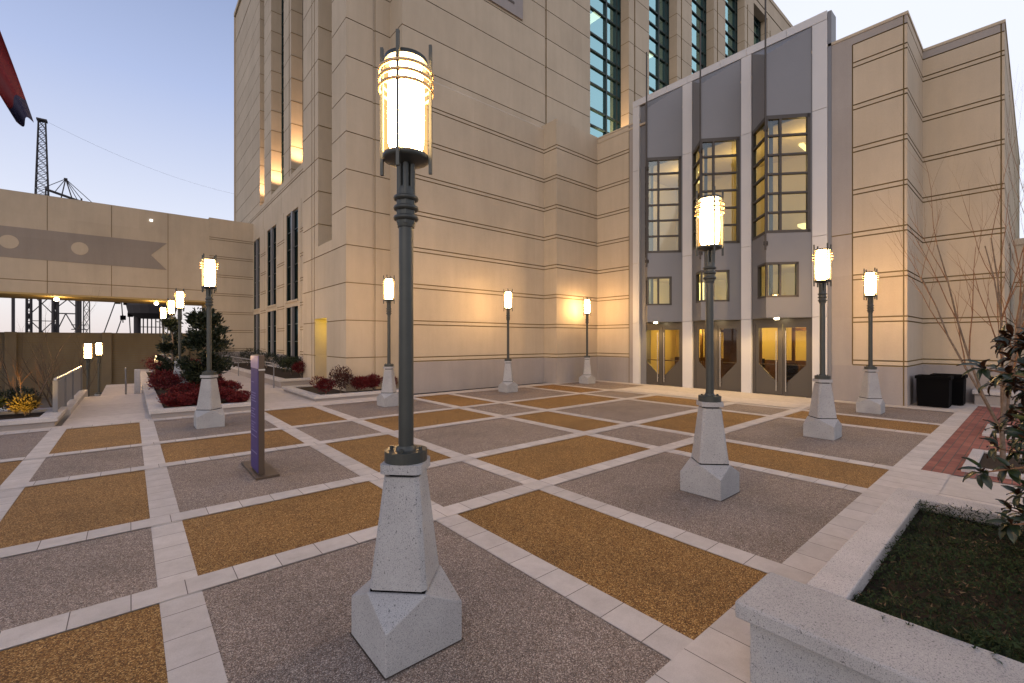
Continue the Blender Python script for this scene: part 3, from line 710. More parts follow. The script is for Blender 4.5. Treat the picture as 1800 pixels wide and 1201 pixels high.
# ------------------------------------------------------------------ lamp posts
def sq(r, z, cx_=0, cy_=0, rot=45, rc=1): return [(cx_+r*math.cos(R_(rot+90*i)), cy_+r*math.sin(R_(rot+90*i)), z) for i in range(4)]
def make_lamp():
    T = thing('lamp_post', 'x', 'lamp post', (0,0,0), 'matching lamp posts on concrete pedestals around the plaza')
    a = .243; zc, zm = .235, .36
    base = [(-a,-a,0),(a,-a,0),(a,a,0),(-a,a,0)]; cor = [(x,y,zc) for x,y,_ in base]
    mid = [(0,-a,zm),(a,0,zm),(0,a,zm),(-a,0,zm)]
    mb = MB(); v = base+cor+mid
    mb.add(v, [(3,2,1,0)]+[(i,(i+1)%4,(i+1)%4+4,8+i,i+4) for i in range(4)]+[(4,8,11),(5,9,8),(6,10,9),(7,11,10),(8,9,10,11)])
    obj('footing', mb, 'granite', T, .006)
    mb = MB(); q_ = a+.009; mb.add([(-q_,-q_,.0095),(q_,-q_,.0095),(q_,q_,.0095),(-q_,q_,.0095)], [(0,1,2,3)]); obj('contact_shade_strip', mb, 'dark_bark', T)  # thin dark strip painting the contact shade around the footing
    mb = MB(); mb.ring_stack([sq(.225,.352,rot=0), sq(.225,.375,rot=0)]); obj('shadow_joint', mb, 'black', T)
    mb = MB(); c = .018
    def ch(r, z):
        pts = []
        for i in range(4):
            th = R_(90*i); e = Vector((math.cos(th), math.sin(th))); t = Vector((-math.sin(th), math.cos(th)))
            for s_ in (-1, 1): p = e*(r-c)+t*c*s_; pts.append((p.x, p.y, z))
        return pts
    mb.ring_stack([ch(.238,.375), ch(.150,1.0)]); obj('pedestal', mb, 'granite', T, .005)
    mb = MB(); mb.ring_stack([ch(.125,1.0), ch(.125,1.02)]); obj('shadow_joint', mb, 'black', T)
    mb = MB(); mb.ring_stack([ch(.175,1.02), ch(.175,1.075)]); obj('cap_slab', mb, 'granite', T, .005)
    mb = MB(); mb.lathe([(.126,1.075),(.126,1.14)], n=32, smooth=False); mb.lathe([(.062,1.14),(.05,1.165)], n=20)
    for k in range(4): mb.lathe([(.013,1.14),(.013,1.16)], .09*math.cos(R_(45+90*k)), .09*math.sin(R_(45+90*k)), 6)
    obj('base_plate', mb, 'metal', T, .003)
    mb = MB(); mb.lathe([(.045,1.14),(.043,2.70)], n=24); obj('pole', mb, 'metal', T)
    mb = MB()
    for k in range(6): mb.tube([(.041*math.cos(R_(60*k)), .041*math.sin(R_(60*k)), 2.50), (.041*math.cos(R_(60*k)), .041*math.sin(R_(60*k)), 2.86)], .019, 8)
    for z in (2.535, 2.595, 2.655): mb.lathe([(.058,z-.017),(.072,z-.010),(.075,z),(.072,z+.010),(.058,z+.017)], n=24)
    mb.lathe([(.050,2.48),(.056,2.51),(.056,2.70),(.050,2.72)], n=20)
    obj('fluted_collar', mb, 'metal', T)
    mb = MB(); mb.lathe([(.128,2.915),(.128,3.464)], n=40, cap=False); L = obj('lantern', mb, 'lantern_shell', T)
    mb = MB(); mb.lathe([(.085,2.93),(.104,2.98),(.108,3.15),(.104,3.36),(.092,3.45)], n=32); obj('diffuser', mb, 'lamp_glass', L)
    mb = MB(); mb.lathe([(.05,2.855),(.125,2.88),(.137,2.885),(.137,2.912),(.10,2.915)], n=32); obj('lantern_dish', mb, 'metal', L)
    mb = MB(); mb.lathe([(.128,3.465),(.128,3.49),(.06,3.50)], n=32); obj('lantern_lid', mb, 'metal', L)
    for z in (3.30, 3.352, 3.404):
        mb = MB(); mb.torus((0,0,z), .158, .0085, 40, 6); obj('ring', mb, 'ring_metal', L)
    for k in range(4):
        mb = MB(); th = R_(45+90*k); p = Vector((math.cos(th), math.sin(th)))*.150; t = Vector((-p.y, p.x)).normalized()*.009; o_ = p.normalized()*.009
        cs = [p+t+o_, p-t+o_, p-t-o_, p+t-o_]
        mb.ring_stack([[(c_.x, c_.y, z) for c_ in reversed(cs)] for z in (2.80, 3.575)]); obj('rod', mb, 'metal', L)
    return T
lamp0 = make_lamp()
lamps = [((1.27,2.48,0), 'nearest and largest lit lamp post in the foreground'),
 ((5.24,2.53,0), 'lit lamp post standing right of centre in front of the middle entrance doors'),
 ((9.8,2.6,0), 'lit lamp post on grey paving in front of the right-hand white entrance column'),
 ((14.0,2.7,0), 'lit lamp post close to the grooved stone panel right of the entrance'),
 ((1.25,11.2,0), 'lit lamp post on grey paving in front of the red-leaved planter, behind the purple sign'),
 ((5.4,11.55,0), 'lit lamp post beside the corner planter, seen just left of the nearest post'),
 ((10.0,11.95,0), 'lit lamp post in front of the middle of the long blank stone wall'),
 ((14.45,12.15,0), 'lit lamp post in the inner corner left of the entrance doors'),
 ((1.30,19.25,0), 'lit lamp post rising beside the large dark magnolia tree'),
 ((1.31,23.8,0), 'lit lamp post behind the magnolia, middle of the three overlapping lanterns'),
 ((1.28,29.1,0), 'farthest and smallest of the three overlapping lanterns by the magnolia'),
 ((-1.22,23.3,-1.8), 'lamp post on lower ground beyond the steel railing, left lantern of the low pair'),
 ((-1.12,28.5,-1.8), 'lamp post on lower ground by the steps, right lantern of the low pair')]
random.seed(5)
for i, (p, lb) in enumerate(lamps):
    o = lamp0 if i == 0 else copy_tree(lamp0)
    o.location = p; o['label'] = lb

T = thing('bollard_light', 'small lit bollard glowing among the red shrubs left of the magnolia', 'bollard', (1.0,27.5,0))
mb = MB(); mb.lathe([(.10,0),(.10,.75)], 1.0, 27.5, 16); obj('post', mb, 'metal', T)
mb = MB(); mb.lathe([(.12,.75),(.12,1.05)], 1.0, 27.5, 16); L = obj('lantern', mb, emis('bollard_glow', (1,.72,.35), 8), T)
mb = MB(); mb.lathe([(.14,1.05),(.14,1.09),(.03,1.12)], 1.0, 27.5, 16); obj('lid', mb, 'metal', L)

# ------------------------------------------------------------------ sign pylon
T = thing('sign_pylon', 'slim purple and bronze information pylon on a dark base plate', 'sign', (1.33,6.95,0))
mb = MB(); mb.box(1.22, 1.50, 6.48, 7.50, 0, .035); obj('foot_plate', mb, 'bronze', T, .004)
mb = MB(); mb.box(1.275, 1.345, 6.60, 7.07, .035, 1.60); obj('body', mb, 'bronze', T, .004)
mb = MB(); mb.box(1.268, 1.276, 6.61, 7.06, .06, 1.42); P_ = obj('purple_face', mb, 'purple', T)
mb = MB(); mb.box(1.266, 1.276, 6.61, 7.06, 1.425, 1.59); obj('lilac_header', mb, 'lilac', T)
mb = MB(); random.seed(2)
z = 1.30
while z > .25:
    if random.random() < .65: mb.box(1.2665, 1.2685, 7.02-random.uniform(.15,.36), 7.02, z, z+.012)
    z -= .036
obj('fine_lines', mb, plain('faded_ink', (.16,.13,.30), .4), P_)
mb = MB(); mb.box(1.272, 1.35, 6.594, 6.602, 1.40, 1.42); obj('hinge_strip', mb, 'steel', T)

# ------------------------------------------------------------------ planters
def leafball(mb, c, r, n, L, rng, mi=0, squash=1.0, shell=.55, up=.3):
    for _ in range(n):
        d = Vector((rng.gauss(0,1), rng.gauss(0,1), rng.gauss(0,1))).normalized()
        rr = r*(shell+(1-shell)*rng.random()**.5)*rng.uniform(.8,1.12)
        p = Vector(c)+Vector((d.x*rr, d.y*rr, d.z*rr*squash))
        if p.z < c[2]-r*squash*.95: continue
        mb.leaf(p, d+Vector((rng.uniform(-.8,.8), rng.uniform(-.8,.8), up+rng.uniform(-.3,.6))), L*rng.uniform(.6,1.3), L*.42, rng, mi)
def shrub(name, c, r, h, n, L, m_, label, cat='shrub', group=None, seed=0, lobes=5):
    rng = random.Random(seed); T = thing(name, label, cat, c, group); mb = MB()
    for k in range(lobes):
        a = rng.uniform(0, 6.28); q = rng.uniform(0, .55)*r
        leafball(mb, (c[0]+q*math.cos(a), c[1]+q*math.sin(a), c[2]+h*rng.uniform(.45,.72)), r*rng.uniform(.45,.7), n//lobes, L, rng, 0, h/r*.5)
    obj('foliage', mb, m_, T)
    mb = MB()
    for k in range(5):
        a = rng.uniform(0, 6.28); e = (c[0]+r*.5*math.cos(a), c[1]+r*.5*math.sin(a), c[2]+h*.8)
        mb.tube([c, (c[0]+r*.2*math.cos(a), c[1]+r*.2*math.sin(a), c[2]+h*.4), e], [.012,.008,.004], 4)
    obj('stem', mb, 'bark', T); return T
def planter(name, label, outer, wid, h, loc, soilz, cat='planter', h2=None, m_='curb'):
    x0, x1, y0, y1 = outer; T = thing(name, label, cat, loc); mb = MB()
    def ring(mb, x0, x1, y0, y1, w_, z0, z1):
        mb.box(x0, x1, y0, y0+w_, z0, z1); mb.box(x0, x1, y1-w_, y1, z0, z1); mb.box(x0, x0+w_, y0+w_, y1-w_, z0, z1); mb.box(x1-w_, x1, y0+w_, y1-w_, z0, z1)
    ring(mb, x0+.05, x1-.05, y0+.05, y1-.05, wid-.1, 0, h-.09); obj('planter_wall', mb, 'plinth', T)
    mb = MB(); ring(mb, x0, x1, y0, y1, wid, h-.09, h); obj('coping', mb, m_, T, .012)
    mb = MB(); mb.box(x0+wid-.02, x1-wid+.02, y0+wid-.02, y1-wid+.02, soilz-.1, soilz); obj('soil', mb, 'soil', T)
    return T
planter('magnolia_planter', 'long low stone planter full of red shrubs beside the descending walk', (.32,2.62,13.05,30), .28, .2, (1.4,13.2,0), .14)
planter('side_planter', 'low stone planter along the side wall windows of the courthouse', (4.25,6.5,18.4,35), .28, .32, (5.3,18.5,0), .26)
planter('corner_planter', 'low stone planter wrapped round the corner pier with small red shrubs', (4.06,6.86,13.6,17.3), .26, .17, (5,13.8,0), .12)
planter('railing_planter', 'low planter with uplit shrub at the left edge by the steel railing', (-9,-1.15,13.2,15.2), .3, .2, (-2,13.4,0), .14)
mb = MB(); mb.box(-1.45, -1.1, 15.2, 20.9, -1.8, .12); tag(obj('path_kerb', mb, 'curb', None, .01), 'pale stone kerb carrying the steel railing beside the descending walk', 'kerb')
mb = MB(); mb.box(.10, .26, 19.75, 20.1, -.7, .80); tag(obj('stair_pillar', mb, 'curb', None, .01), 'pale square pillar at the head of the steps left of the red shrubs', 'pillar')
# shrubs
spots = [(.85,13.55,.28,.26),(1.45,13.6,.30,.27),(2.1,13.55,.28,.25),(.95,13.9,.42,.34),(1.7,14.2,.45,.42),(2.15,13.9,.3,.3),(1.2,15.4,.5,.5),(2.05,15.4,.4,.5),(.9,17,.45,.62),(1.8,17.2,.5,.7),(.95,19,.45,.75),(1.9,19.3,.5,.8),(1.1,21.5,.6,.95),(2.0,22,.5,.9),(1.2,25,.7,1.0)]
names = ['tiny one at the left front edge','tiny one at the middle front edge','tiny one at the right front edge','front left corner','front centre','front right corner','second row left','second row right','third row left','third row right','fourth row left','fourth row right','fifth row left','fifth row right','far end']
for i, (x, y, r_, h) in enumerate(spots):
    shrub('red_shrub', (x,y,.14), r_*1.22, h, 2600 if y < 16 else 1500, .055 if y < 16 else .075, 'red_leaf', f'dark red low shrub in the long walkside planter, {names[i]}', 'shrub', 'red shrubs in the long planter', i+20)
cs = [(4.55,14.15,.36,.55,'red_leaf','left end'),(5.05,14.25,.40,.85,'brown_leaf','tallest brown one'),(5.55,14.1,.34,.5,'red_leaf','centre'),(6.05,14.1,.32,.55,'red_leaf','right of centre'),(6.55,14.1,.28,.5,'red_leaf','right end')]
for i, (x, y, r_, h, mm, nm) in enumerate(cs):
    shrub('corner_shrub', (x,y,.12), r_*1.1, h, 1800, .06, mm, f'small {"bronze" if mm!="red_leaf" else "red"} shrub in the corner planter at the pier foot, {nm}', 'shrub', 'shrubs in the corner planter', i+50)
for i, (x, y, r_, h, mm, lb) in enumerate([(5.3,19.4,.5,.7,'red_leaf','red shrub at the near end of the side planter'),(6.0,20.2,.5,1.35,'red_leaf','tall feathery red shrub by the nearest side windows'),(5.4,21.3,.5,.8,'green_leaf','dark green shrub in the side planter behind the purple sign'),(5.8,24,.7,.9,'dark_leaf','dark hedge shrub below the middle side windows'),(5.7,27.5,.8,1.0,'dark_leaf','dark hedge shrub midway along the side planter'),(5.4,31,.8,1.0,'dark_leaf','dark hedge shrub at the far end of the side planter'),(4.2,34.5,.9,1.2,'dark_leaf','dark shrub against the bridge abutment')]):
    shrub('side_shrub', (x,y,.26), r_*1.1, h, 1900, .07, mm, lb, 'shrub', None, i+70)
for i, (x, y, r_, h, mm, lb) in enumerate([(-3.2,14.3,.8,.7,'dark_leaf','dark spreading shrub in the railing planter at the left edge'),(-2.45,14.75,.55,.55,'dark_leaf','dark shrub behind the uplit one in the railing planter'),(-1.95,14.85,.4,.6,'dark_leaf','dark shrub against the railing post behind the uplit shrub'),(-1.75,14.35,.30,.5,'gold_leaf','small shrub lit golden from below by the railing post')]):
    shrub('railing_shrub', (x,y,.14), r_, h, 1100, .07, mm, lb, 'shrub', None, i+90)
light('shrub_uplight', 'SPOT', (-1.85,13.75,.22), 80, (1,.55,.08), .03, (.0,.45,.5), R_(110))
# magnolia trees
def magnolia(name, loc, H, Rr, n, L, label, seed, m_='dark_leaf', taper=True):
    rng = random.Random(seed); T = thing(name, label, 'tree', loc); mb = MB(); x, y, z0 = loc
    mb.tube([(x,y,z0),(x+.03,y,z0+H*.5),(x,y+.03,z0+H*.95)], [.05,.035,.012], 8)
    br_ = []
    for k in range(26):
        t = rng.uniform(.12,.95); a = rng.uniform(0, 6.28); rr = Rr*(1.08-t*.85 if taper else 1)*rng.uniform(.55,1.15)
        p0 = Vector((x,y,z0+H*t*.9)); p1 = p0+Vector((rr*math.cos(a), rr*math.sin(a), rr*.45)); mb.tube([p0,(p0+p1)/2+Vector((0,0,.04)),p1], [.014,.01,.004], 5); br_.append((p0,p1))
    obj('trunk', mb, 'bark', T)
    mb = MB()
    for k in range(n):
        p0, p1 = rng.choice(br_); t = rng.uniform(.25,1.08); p = p0.lerp(p1, t)+Vector((rng.gauss(0,.09), rng.gauss(0,.09), rng.gauss(0,.08)))*Rr
        d = (p1-p0).normalized()+Vector((rng.uniform(-.9,.9), rng.uniform(-.9,.9), rng.uniform(-.3,.9)))
        mb.leaf(p, d, L*rng.uniform(.7,1.2), L*.42, rng)
    obj('crown', mb, m_, T); return T
magnolia('magnolia_tree', (1.65,15.6,.14), 2.75, .85, 9500, .12, 'larger dark broad-crowned magnolia tree in the walkside planter', 4)
magnolia('young_magnolia', (1.15,20.5,.14), 2.7, .62, 4500, .12, 'smaller slimmer magnolia tree behind the larger one near the steps', 8)

# railing beside the walk
T = thing('railing', 'grey steel panel railing with bright top rail beside the descending walk', 'railing', (-1.27,17,0))
mb = MB(); mb.tube([(-1.27,14.15,.93),(-1.27,20.8,.90)], .03, 8); obj('top_rail', mb, 'steel', T)
for y in (14.12, 15.95, 17.8, 20.75): mb = MB(); mb.box(-1.31, -1.23, y, y+.09, .1, .9); obj('post', mb, 'grey_metal', T)
mb = MB()
for i in range(66): mb.box(-1.285, -1.265, 14.22+i*.1, 14.285+i*.1, .16, .86)
obj('infill_panel', mb, 'grey_metal', T)
def handrail(loc, pts, posts, label):
    T = thing('handrail', label, 'handrail', loc)
    mb = MB(); mb.tube(pts, .022, 8); obj('rail', mb, 'grey_metal', T)
    for p in posts:
        mb = MB(); mb.tube([(p[0],p[1],p[2]),(p[0],p[1],p[3])], .02, 8); obj('post', mb, 'grey_metal', T)
handrail((-.05,20,0), [(-.12,19.0,.5),(-.12,19.0,.85),(-.12,19.6,.88),(-.12,22,.2)], [(-.12,19.6,0,.88),(-.12,22,-.7,.2)], 'short bent steel handrail at the head of the steps beside the pillar')
handrail((4.1,24,0), [(4.12,18.7,.92),(4.12,24,.92),(4.12,31,.92)], [(4.12,18.7,0,.92),(4.12,22,0,.92),(4.12,26,0,.92),(4.12,31,0,.92)], 'thin steel handrail along the side planter behind the purple sign')

# ------------------------------------------------------------------ foreground raised planter
T = thing('raised_planter', 'raised speckled concrete planter with thick coping in the right foreground', 'planter', (3.8,.3,0))
mb = MB()
mb.box(2.47, 2.62, -4, .98, 0, .345); mb.box(2.62, 5.3, .68, .80, 0, .36); mb.box(5.16, 5.3, -4, .68, 0, .36)
obj('planter_wall', mb, 'granite', T, .008)
mb = MB(); mb.box(2.50, 2.84, -4, .98, .32, .36); obj('shadow_joint', mb, 'plinth', T)
mb = MB(); mb.add([(2.38,-4,.365),(2.85,-4,.365),(2.85,1.02,.365),(2.38,1.02,.365),(2.38,-4,.45),(2.85,-4,.45),(2.85,1.02,.45),(2.38,1.02,.45)],
  [(0,3,2,1),(4,5,6,7),(0,1,5,4),(1,2,6,5),(2,3,7,6),(3,0,4,7)])
obj('front_coping', mb, 'granite', T, .012)
mb = MB(); mb.box(2.853, 5.11, .65, .835, .36, .449); obj('side_coping', mb, 'curb', T, .008)
mb = MB(); mb.box(5.113, 5.36, -4, .835, .36, .449); obj('end_coping', mb, 'curb', T, .008)
mb = MB(); mb.box(2.6, 5.2, -4, .7, .1, .34); obj('soil', mb, 'soil', T)
rng = random.Random(7); mb = MB()
for i in range(60000):
    x, y = rng.uniform(2.87,5.10), rng.uniform(-1.6,.64)
    if rng.random() < .3: x = rng.choice([rng.uniform(2.84,3.0)])
    h = .09+.05*(math.sin(x*5+y*3)*.5+.5)+.03*math.sin(x*17+y*11)+rng.uniform(0,.03)
    p = Vector((x,y,.30+h*rng.uniform(.35,1))); d = Vector((rng.uniform(-1,1), rng.uniform(-1,1), rng.uniform(-.1,.9))); L = rng.uniform(.014,.034)
    a = d.cross(Vector((rng.uniform(-1,1),rng.uniform(-1,1),1))).normalized()*L*.16; e = p+d.normalized()*L
    mb.add([p-a, p+a, e], [(0,1,2)], 1 if (rng.random() < .02+.25*(math.sin(x*7.3+1)*math.sin(y*6.1) > .82)) else 0)
for (x, y) in ((2.86,.35),(2.85,.17),(2.86,-.05),(2.88,.5)):       # sprigs over the coping
    for k in range(5):
        d = Vector((-1, rng.uniform(-.9,.9), rng.uniform(.0,.7))).normalized()*rng.uniform(.08,.17); p = Vector((x+.02,y,.42))
        for s_ in range(14):
            q = p+d*(s_/14); dd = (d.normalized()+Vector((rng.uniform(-.7,.7), rng.uniform(-.7,.7), rng.uniform(-.3,.7)))).normalized()*.03
            a = Vector((-dd.y, dd.x, 0)).normalized()*.0035; mb.add([q-a, q+a, q+dd], [(0,1,2)])
obj('juniper_cover', mb, ['juniper', plain('dead_frond', (.16,.10,.05), .9)], kind='stuff'); o = bpy.data.objects['juniper_cover']; o['label'] = 'dark green juniper ground cover filling the raised planter'; o['category'] = 'ground cover'

# foreground magnolia at the right edge
rng = random.Random(21); c = Vector((4.80,-.44,.3))
T = thing('foreground_magnolia', 'leafy magnolia at the right edge with glossy green and rusty brown leaves', 'tree', tuple(c))
mb = MB(); mb.tube([c, c+Vector((.02,0,.6)), c+Vector((0,.02,1.2)), c+Vector((-.02,0,1.72))], [.03,.025,.018,.008], 8)
tips = []
for k in range(220):
    t = rng.uniform(.02,1.62); a = rng.uniform(0, 6.28); rr = rng.uniform(.34,.70)*(1.05-.35*abs(t-.8))
    p0 = c+Vector((0,0,t*.9+.1)); p1 = p0+Vector((rr*math.cos(a), rr*math.sin(a), rr*rng.uniform(-.05,.5)))
    mb.tube([p0,(p0+p1)/2+Vector((0,0,-.03)),p1], [.010,.007,.004], 5); tips.append((p0,p1))
tips += [(c+Vector((0,0,.8)), Vector((4.02,.22,.98))), (c+Vector((0,0,1.1)), Vector((4.1,.22,1.62))), (c+Vector((0,0,.4)), Vector((4.0,.10,.70)))]
for p0, p1 in tips[-3:]: mb.tube([p0,(p0+p1)/2,p1], [.010,.008,.005], 5)
obj('branches', mb, 'twig', T)
mb = MB()
for p0, p1 in tips:
    ax = (p1-p0).normalized()
    for q in range(4):
        s0 = p0.lerp(p1, [1, .84, .66, .42][q])
        for k in range(7):
            a = 6.28*k/7+rng.uniform(-.3,.3); s1 = ax.orthogonal().normalized(); s2_ = ax.cross(s1)
            d = ax*rng.uniform(.3,.9)+(s1*math.cos(a)+s2_*math.sin(a))*rng.uniform(.6,1)
            L = rng.uniform(.075,.125); W = L*.40; d.normalize()
            side = d.cross(Vector((0,0,1))+ax*.4).normalized(); nrm = side.cross(d)
            if nrm.z < 0 and rng.random() < .75: nrm = -nrm; side = -side
            pts = [s0]; rows = []
            for t, wv, dz in ((.12,.25,0), (.35,.85,.01), (.6,1,.0), (.82,.7,-.012), (1,.02,-.03)):
                cc = s0+d*L*t+nrm*dz; rows.append((cc-side*W*.5*wv+nrm*.004, cc-nrm*.004, cc+side*W*.5*wv+nrm*.004))
            vs = [s0]+[p for r3 in rows for p in r3]; fs = [(0,1,2),(0,2,3)]
            for j in range(4):
                b0 = 1+3*j; fs += [(b0,b0+3,b0+4,b0+1),(b0+1,b0+4,b0+5,b0+2)]
            mb.add(vs, fs, 0, True)
obj('leaves', mb, 'magnolia', T)

# ------------------------------------------------------------------ bare trees on the brick paving
def bare(name, loc, H, stems, label, seed, mt='bark', mw='twig', trunk_h=.5, spread=.55, r0=.03, lean=(0,0)):
    rng = random.Random(seed); T = thing(name, label, 'tree', loc); mb = MB(); tw = MB()
    def grow(p, d, L, r, lev, dst):
        n = 5; pts = [p]; rad = [r]; q = p.copy(); dd = d.copy()
        for i in range(n):
            dd = (dd+Vector((rng.uniform(-.10,.10), rng.uniform(-.10,.10), .06))).normalized(); q = q+dd*L/n; pts.append(q.copy()); rad.append(r*(1-.65*(i+1)/n))
            if lev < 3 and i >= 1 and rng.random() < (.95 if lev < 2 else .6):
                s_ = Vector((rng.uniform(-1,1), rng.uniform(-1,1), rng.uniform(.0,.5))).normalized()
                grow(q, (dd+s_*spread).normalized(), L*rng.uniform(.38,.6), rad[-1]*.6, lev+1, tw)
        dst.tube(pts, rad, 5)
    base = Vector(loc)
    for s in range(stems):
        a = 6.28*s/stems+rng.uniform(-.4,.4); k = 0 if stems == 1 else .35
        d = Vector((math.cos(a)*k+lean[0], math.sin(a)*k+lean[1], 1)).normalized()
        grow(base, d, H*rng.uniform(.75,1), r0, 0, mb)
    obj('trunk', mb, mt, T); obj('twigs', tw, mw, T)
bare('bare_tree', (9.75,.33,0), 3.1, 1, 'slim leafless tree with one grey trunk in the nearer kerbed pit', 3, r0=.035)
bare('bare_tree', (12.6,.42,0), 4.2, 6, 'many-stemmed leafless tree fanning up in the farther kerbed pit', 12, r0=.028, lean=(-.05,.12))
for (x0, x1, y0, y1, lb) in ((8.6,10.3,-.6,.68,'nearer pale-kerbed tree pit in the brick paving'), (12.1,13.6,-.6,.68,'farther pale-kerbed tree pit in the brick paving')):
    T = thing('tree_pit', lb, 'tree pit', ((x0+x1)/2, 0, 0)); mb = MB(); t = .13
    mb.box(x0,x1,y1-t,y1,.0,.06); mb.box(x0,x1,y0,y0+t,0,.06); mb.box(x0,x0+t+.1,y0+t,y1-t,0,.06); mb.box(x1-t,x1,y0+t,y1-t,0,.06); obj('kerb', mb, 'curb', T, .006)
    mb = MB(); mb.box(x0+t,x1-t,y0+t,y1-t,.01,.03); obj('soil', mb, 'soil', T)
# black square pots
for (x, y, s_, h, lb) in ((16.55,1.82,.36,.84,'front black square tub beside the wing wall'), (17.45,1.62,.36,.84,'rear black square tub half hidden behind the other')):
    T = thing('black_tub', lb, 'tub', (x,y,0), 'black tubs by the wing wall')
    mb = MB(); mb.ring_stack([[(x+a*s_*.9*k, y+b_*s_*.9*k, z) for a, b_ in ((-1,-1),(1,-1),(1,1),(-1,1))] for z, k in ((0.03,.95),(h-.08,1.0))]); obj('body', mb, 'black', T, .01)
    mb = MB(); q = s_*.98
    mb.box(x-q,x+q,y-q,y-q+.06,h-.08,h); mb.box(x-q,x+q,y+q-.06,y+q,h-.08,h); mb.box(x-q,x-q+.06,y-q+.06,y+q-.06,h-.08,h); mb.box(x+q-.06,x+q,y-q+.06,y+q-.06,h-.08,h); obj('rim', mb, 'black', T)
    mb = MB(); mb.box(x-q+.05,x+q-.05,y-q+.05,y+q-.05,h-.12,h-.05); obj('soil', mb, 'soil', T)
    mb = MB(); mb.lathe([(.2,.01),(.22,.035)], x, y, 16); obj('foot', mb, 'black', T)

# ------------------------------------------------------------------ things beyond the bridge
def lattice(mb, x, y, z0, z1, w0, w1, r, seg):
    pr_ = None
    for i in range(seg+1):
        t = i/seg; w_ = (w0+(w1-w0)*t)/2; z = z0+(z1-z0)*t
        cs = [Vector((x-w_,y-w_,z)), Vector((x+w_,y-w_,z)), Vector((x+w_,y+w_,z)), Vector((x-w_,y+w_,z))]
        if pr_:
            for k in range(4):
                mb.tube([pr_[k], cs[k]], r, 4); mb.tube([pr_[k], cs[(k+1)%4]], r*.55, 4); mb.tube([pr_[(k+1)%4], cs[k]], r*.55, 4)
        for k in range(4): mb.tube([cs[k], cs[(k+1)%4]], r*.5, 4)
        pr_ = cs
def dirpt(px_, d):      # ground position from bearing (deg from +Y towards +X) and distance
    a = R_(px_); return d*math.sin(a), d*math.cos(a)
def dp(bearing, d, name, label, cat, build):
    x, y = dirpt(bearing, d); T = thing(name, label, cat, (x,y,-1.8)); mb = MB(); build(mb, x, y); obj('lattice', mb, 'far_steel', T); return T
x1, y1 = dirpt(-5.95, 105)
def mast1(mb, x, y):
    lattice(mb, x, y, 24, 37.2, 1.5, .8, .07, 11); mb.box(x-.6,x+.6,y-.6,y+.6,37.2,37.45)
    for sx_ in (-1,1):
        lattice(mb, x+sx_*1.45, y, -1.8, 13, .55, .45, .13, 9)
        mb.tube([(x+sx_*1.45,y,13),(x+sx_*.7,y,24)], .25, 5)
    for z in (1.5, 6, 10.5): mb.tube([(x-1.3,y,z),(x+1.3,y,z+3.4)], .07, 4); mb.tube([(x+1.3,y,z),(x-1.3,y,z+3.4)], .07, 4); mb.tube([(x-1.3,y,z+3.4),(x+1.3,y,z+3.4)], .06, 4)
    mb.tube([(x-.2,y,-1.8),(x-.2,y,22)], .2, 6)
T1 = dp(-5.95, 105, 'lattice_mast', 'tall steel lattice mast rising above the left part of the bridge', 'mast', mast1)
def mast2(mb, x, y):
    lattice(mb, x-2.1, y, -1.8, 24, .5, .4, .13, 12); lattice(mb, x+.45, y, -1.8, 24, .4, .4, .17, 12); lattice(mb, x+1.4, y, -1.8, 24, .8, .5, .05, 18)
    mb.tube([(x-1.9,y,6),(x+.3,y,6)], .09, 4); mb.tube([(x-1.0,y,6),(x+.3,y,3)], .07, 4); mb.tube([(x-1.0,y,6),(x-1.9,y,3.4)], .07, 4); mb.tube([(x-1.9,y,9.5),(x+.3,y,7)], .07, 4); mb.tube([(x-1.9,y,7),(x+.3,y,9.5)], .07, 4)
    mb.tube([(x-3.2,y,25.2),(x+.9,y,24.0)], .20, 6); mb.tube([(x-3.2,y,24.0),(x-3.2,y,25.5)], .10, 5); mb.tube([(x+.8,y,22.8),(x+.8,y,24.6)], .12, 5)
    for e in ((-3.4,25.4),(-2.2,25.0),(.3,24.3),(.9,24.3),(2.6,23.6)): mb.tube([(x-1.0,y,27.3),(x+e[0],y,e[1])], .05, 4)
    mb.tube([(x-1.0,y,27.3),(x-1.5,y,24.2)], .08, 5); mb.tube([(x-1.0,y,27.3),(x-.2,y,24)], .08, 5); mb.box(x-1.2,x-.8,y-.2,y+.2,27.2,27.4)
dp(-3.9, 100, 'lattice_gantry', 'steel lattice gantry with a cable-stayed arm behind the bridge', 'gantry', mast2)
x, y = dirpt(-7.65, 95); T = thing('utility_pole', 'plain dark utility pole at the far left under the bridge', 'pole', (x,y,-1.8)); mb = MB(); mb.tube([(x,y,-1.8),(x,y,15)], .18, 8); mb.tube([(x,y,11),(x+1.2,y,11.1)], .08, 5); obj('shaft', mb, 'far_steel', T)
x, y = dirpt(-3.7, 70); T = thing('utility_pole', 'slim utility pole with short crossarms between the lattice legs', 'pole', (x,y,-1.8)); mb = MB(); mb.tube([(x,y,-1.8),(x,y,6.2)], .11, 8); obj('shaft', mb, 'far_steel', T)
mb = MB()
for z in (3.0, 3.5): mb.tube([(x-.5,y,z),(x+.8,y,z)], .05, 5)
obj('crossarm', mb, 'far_steel', T)
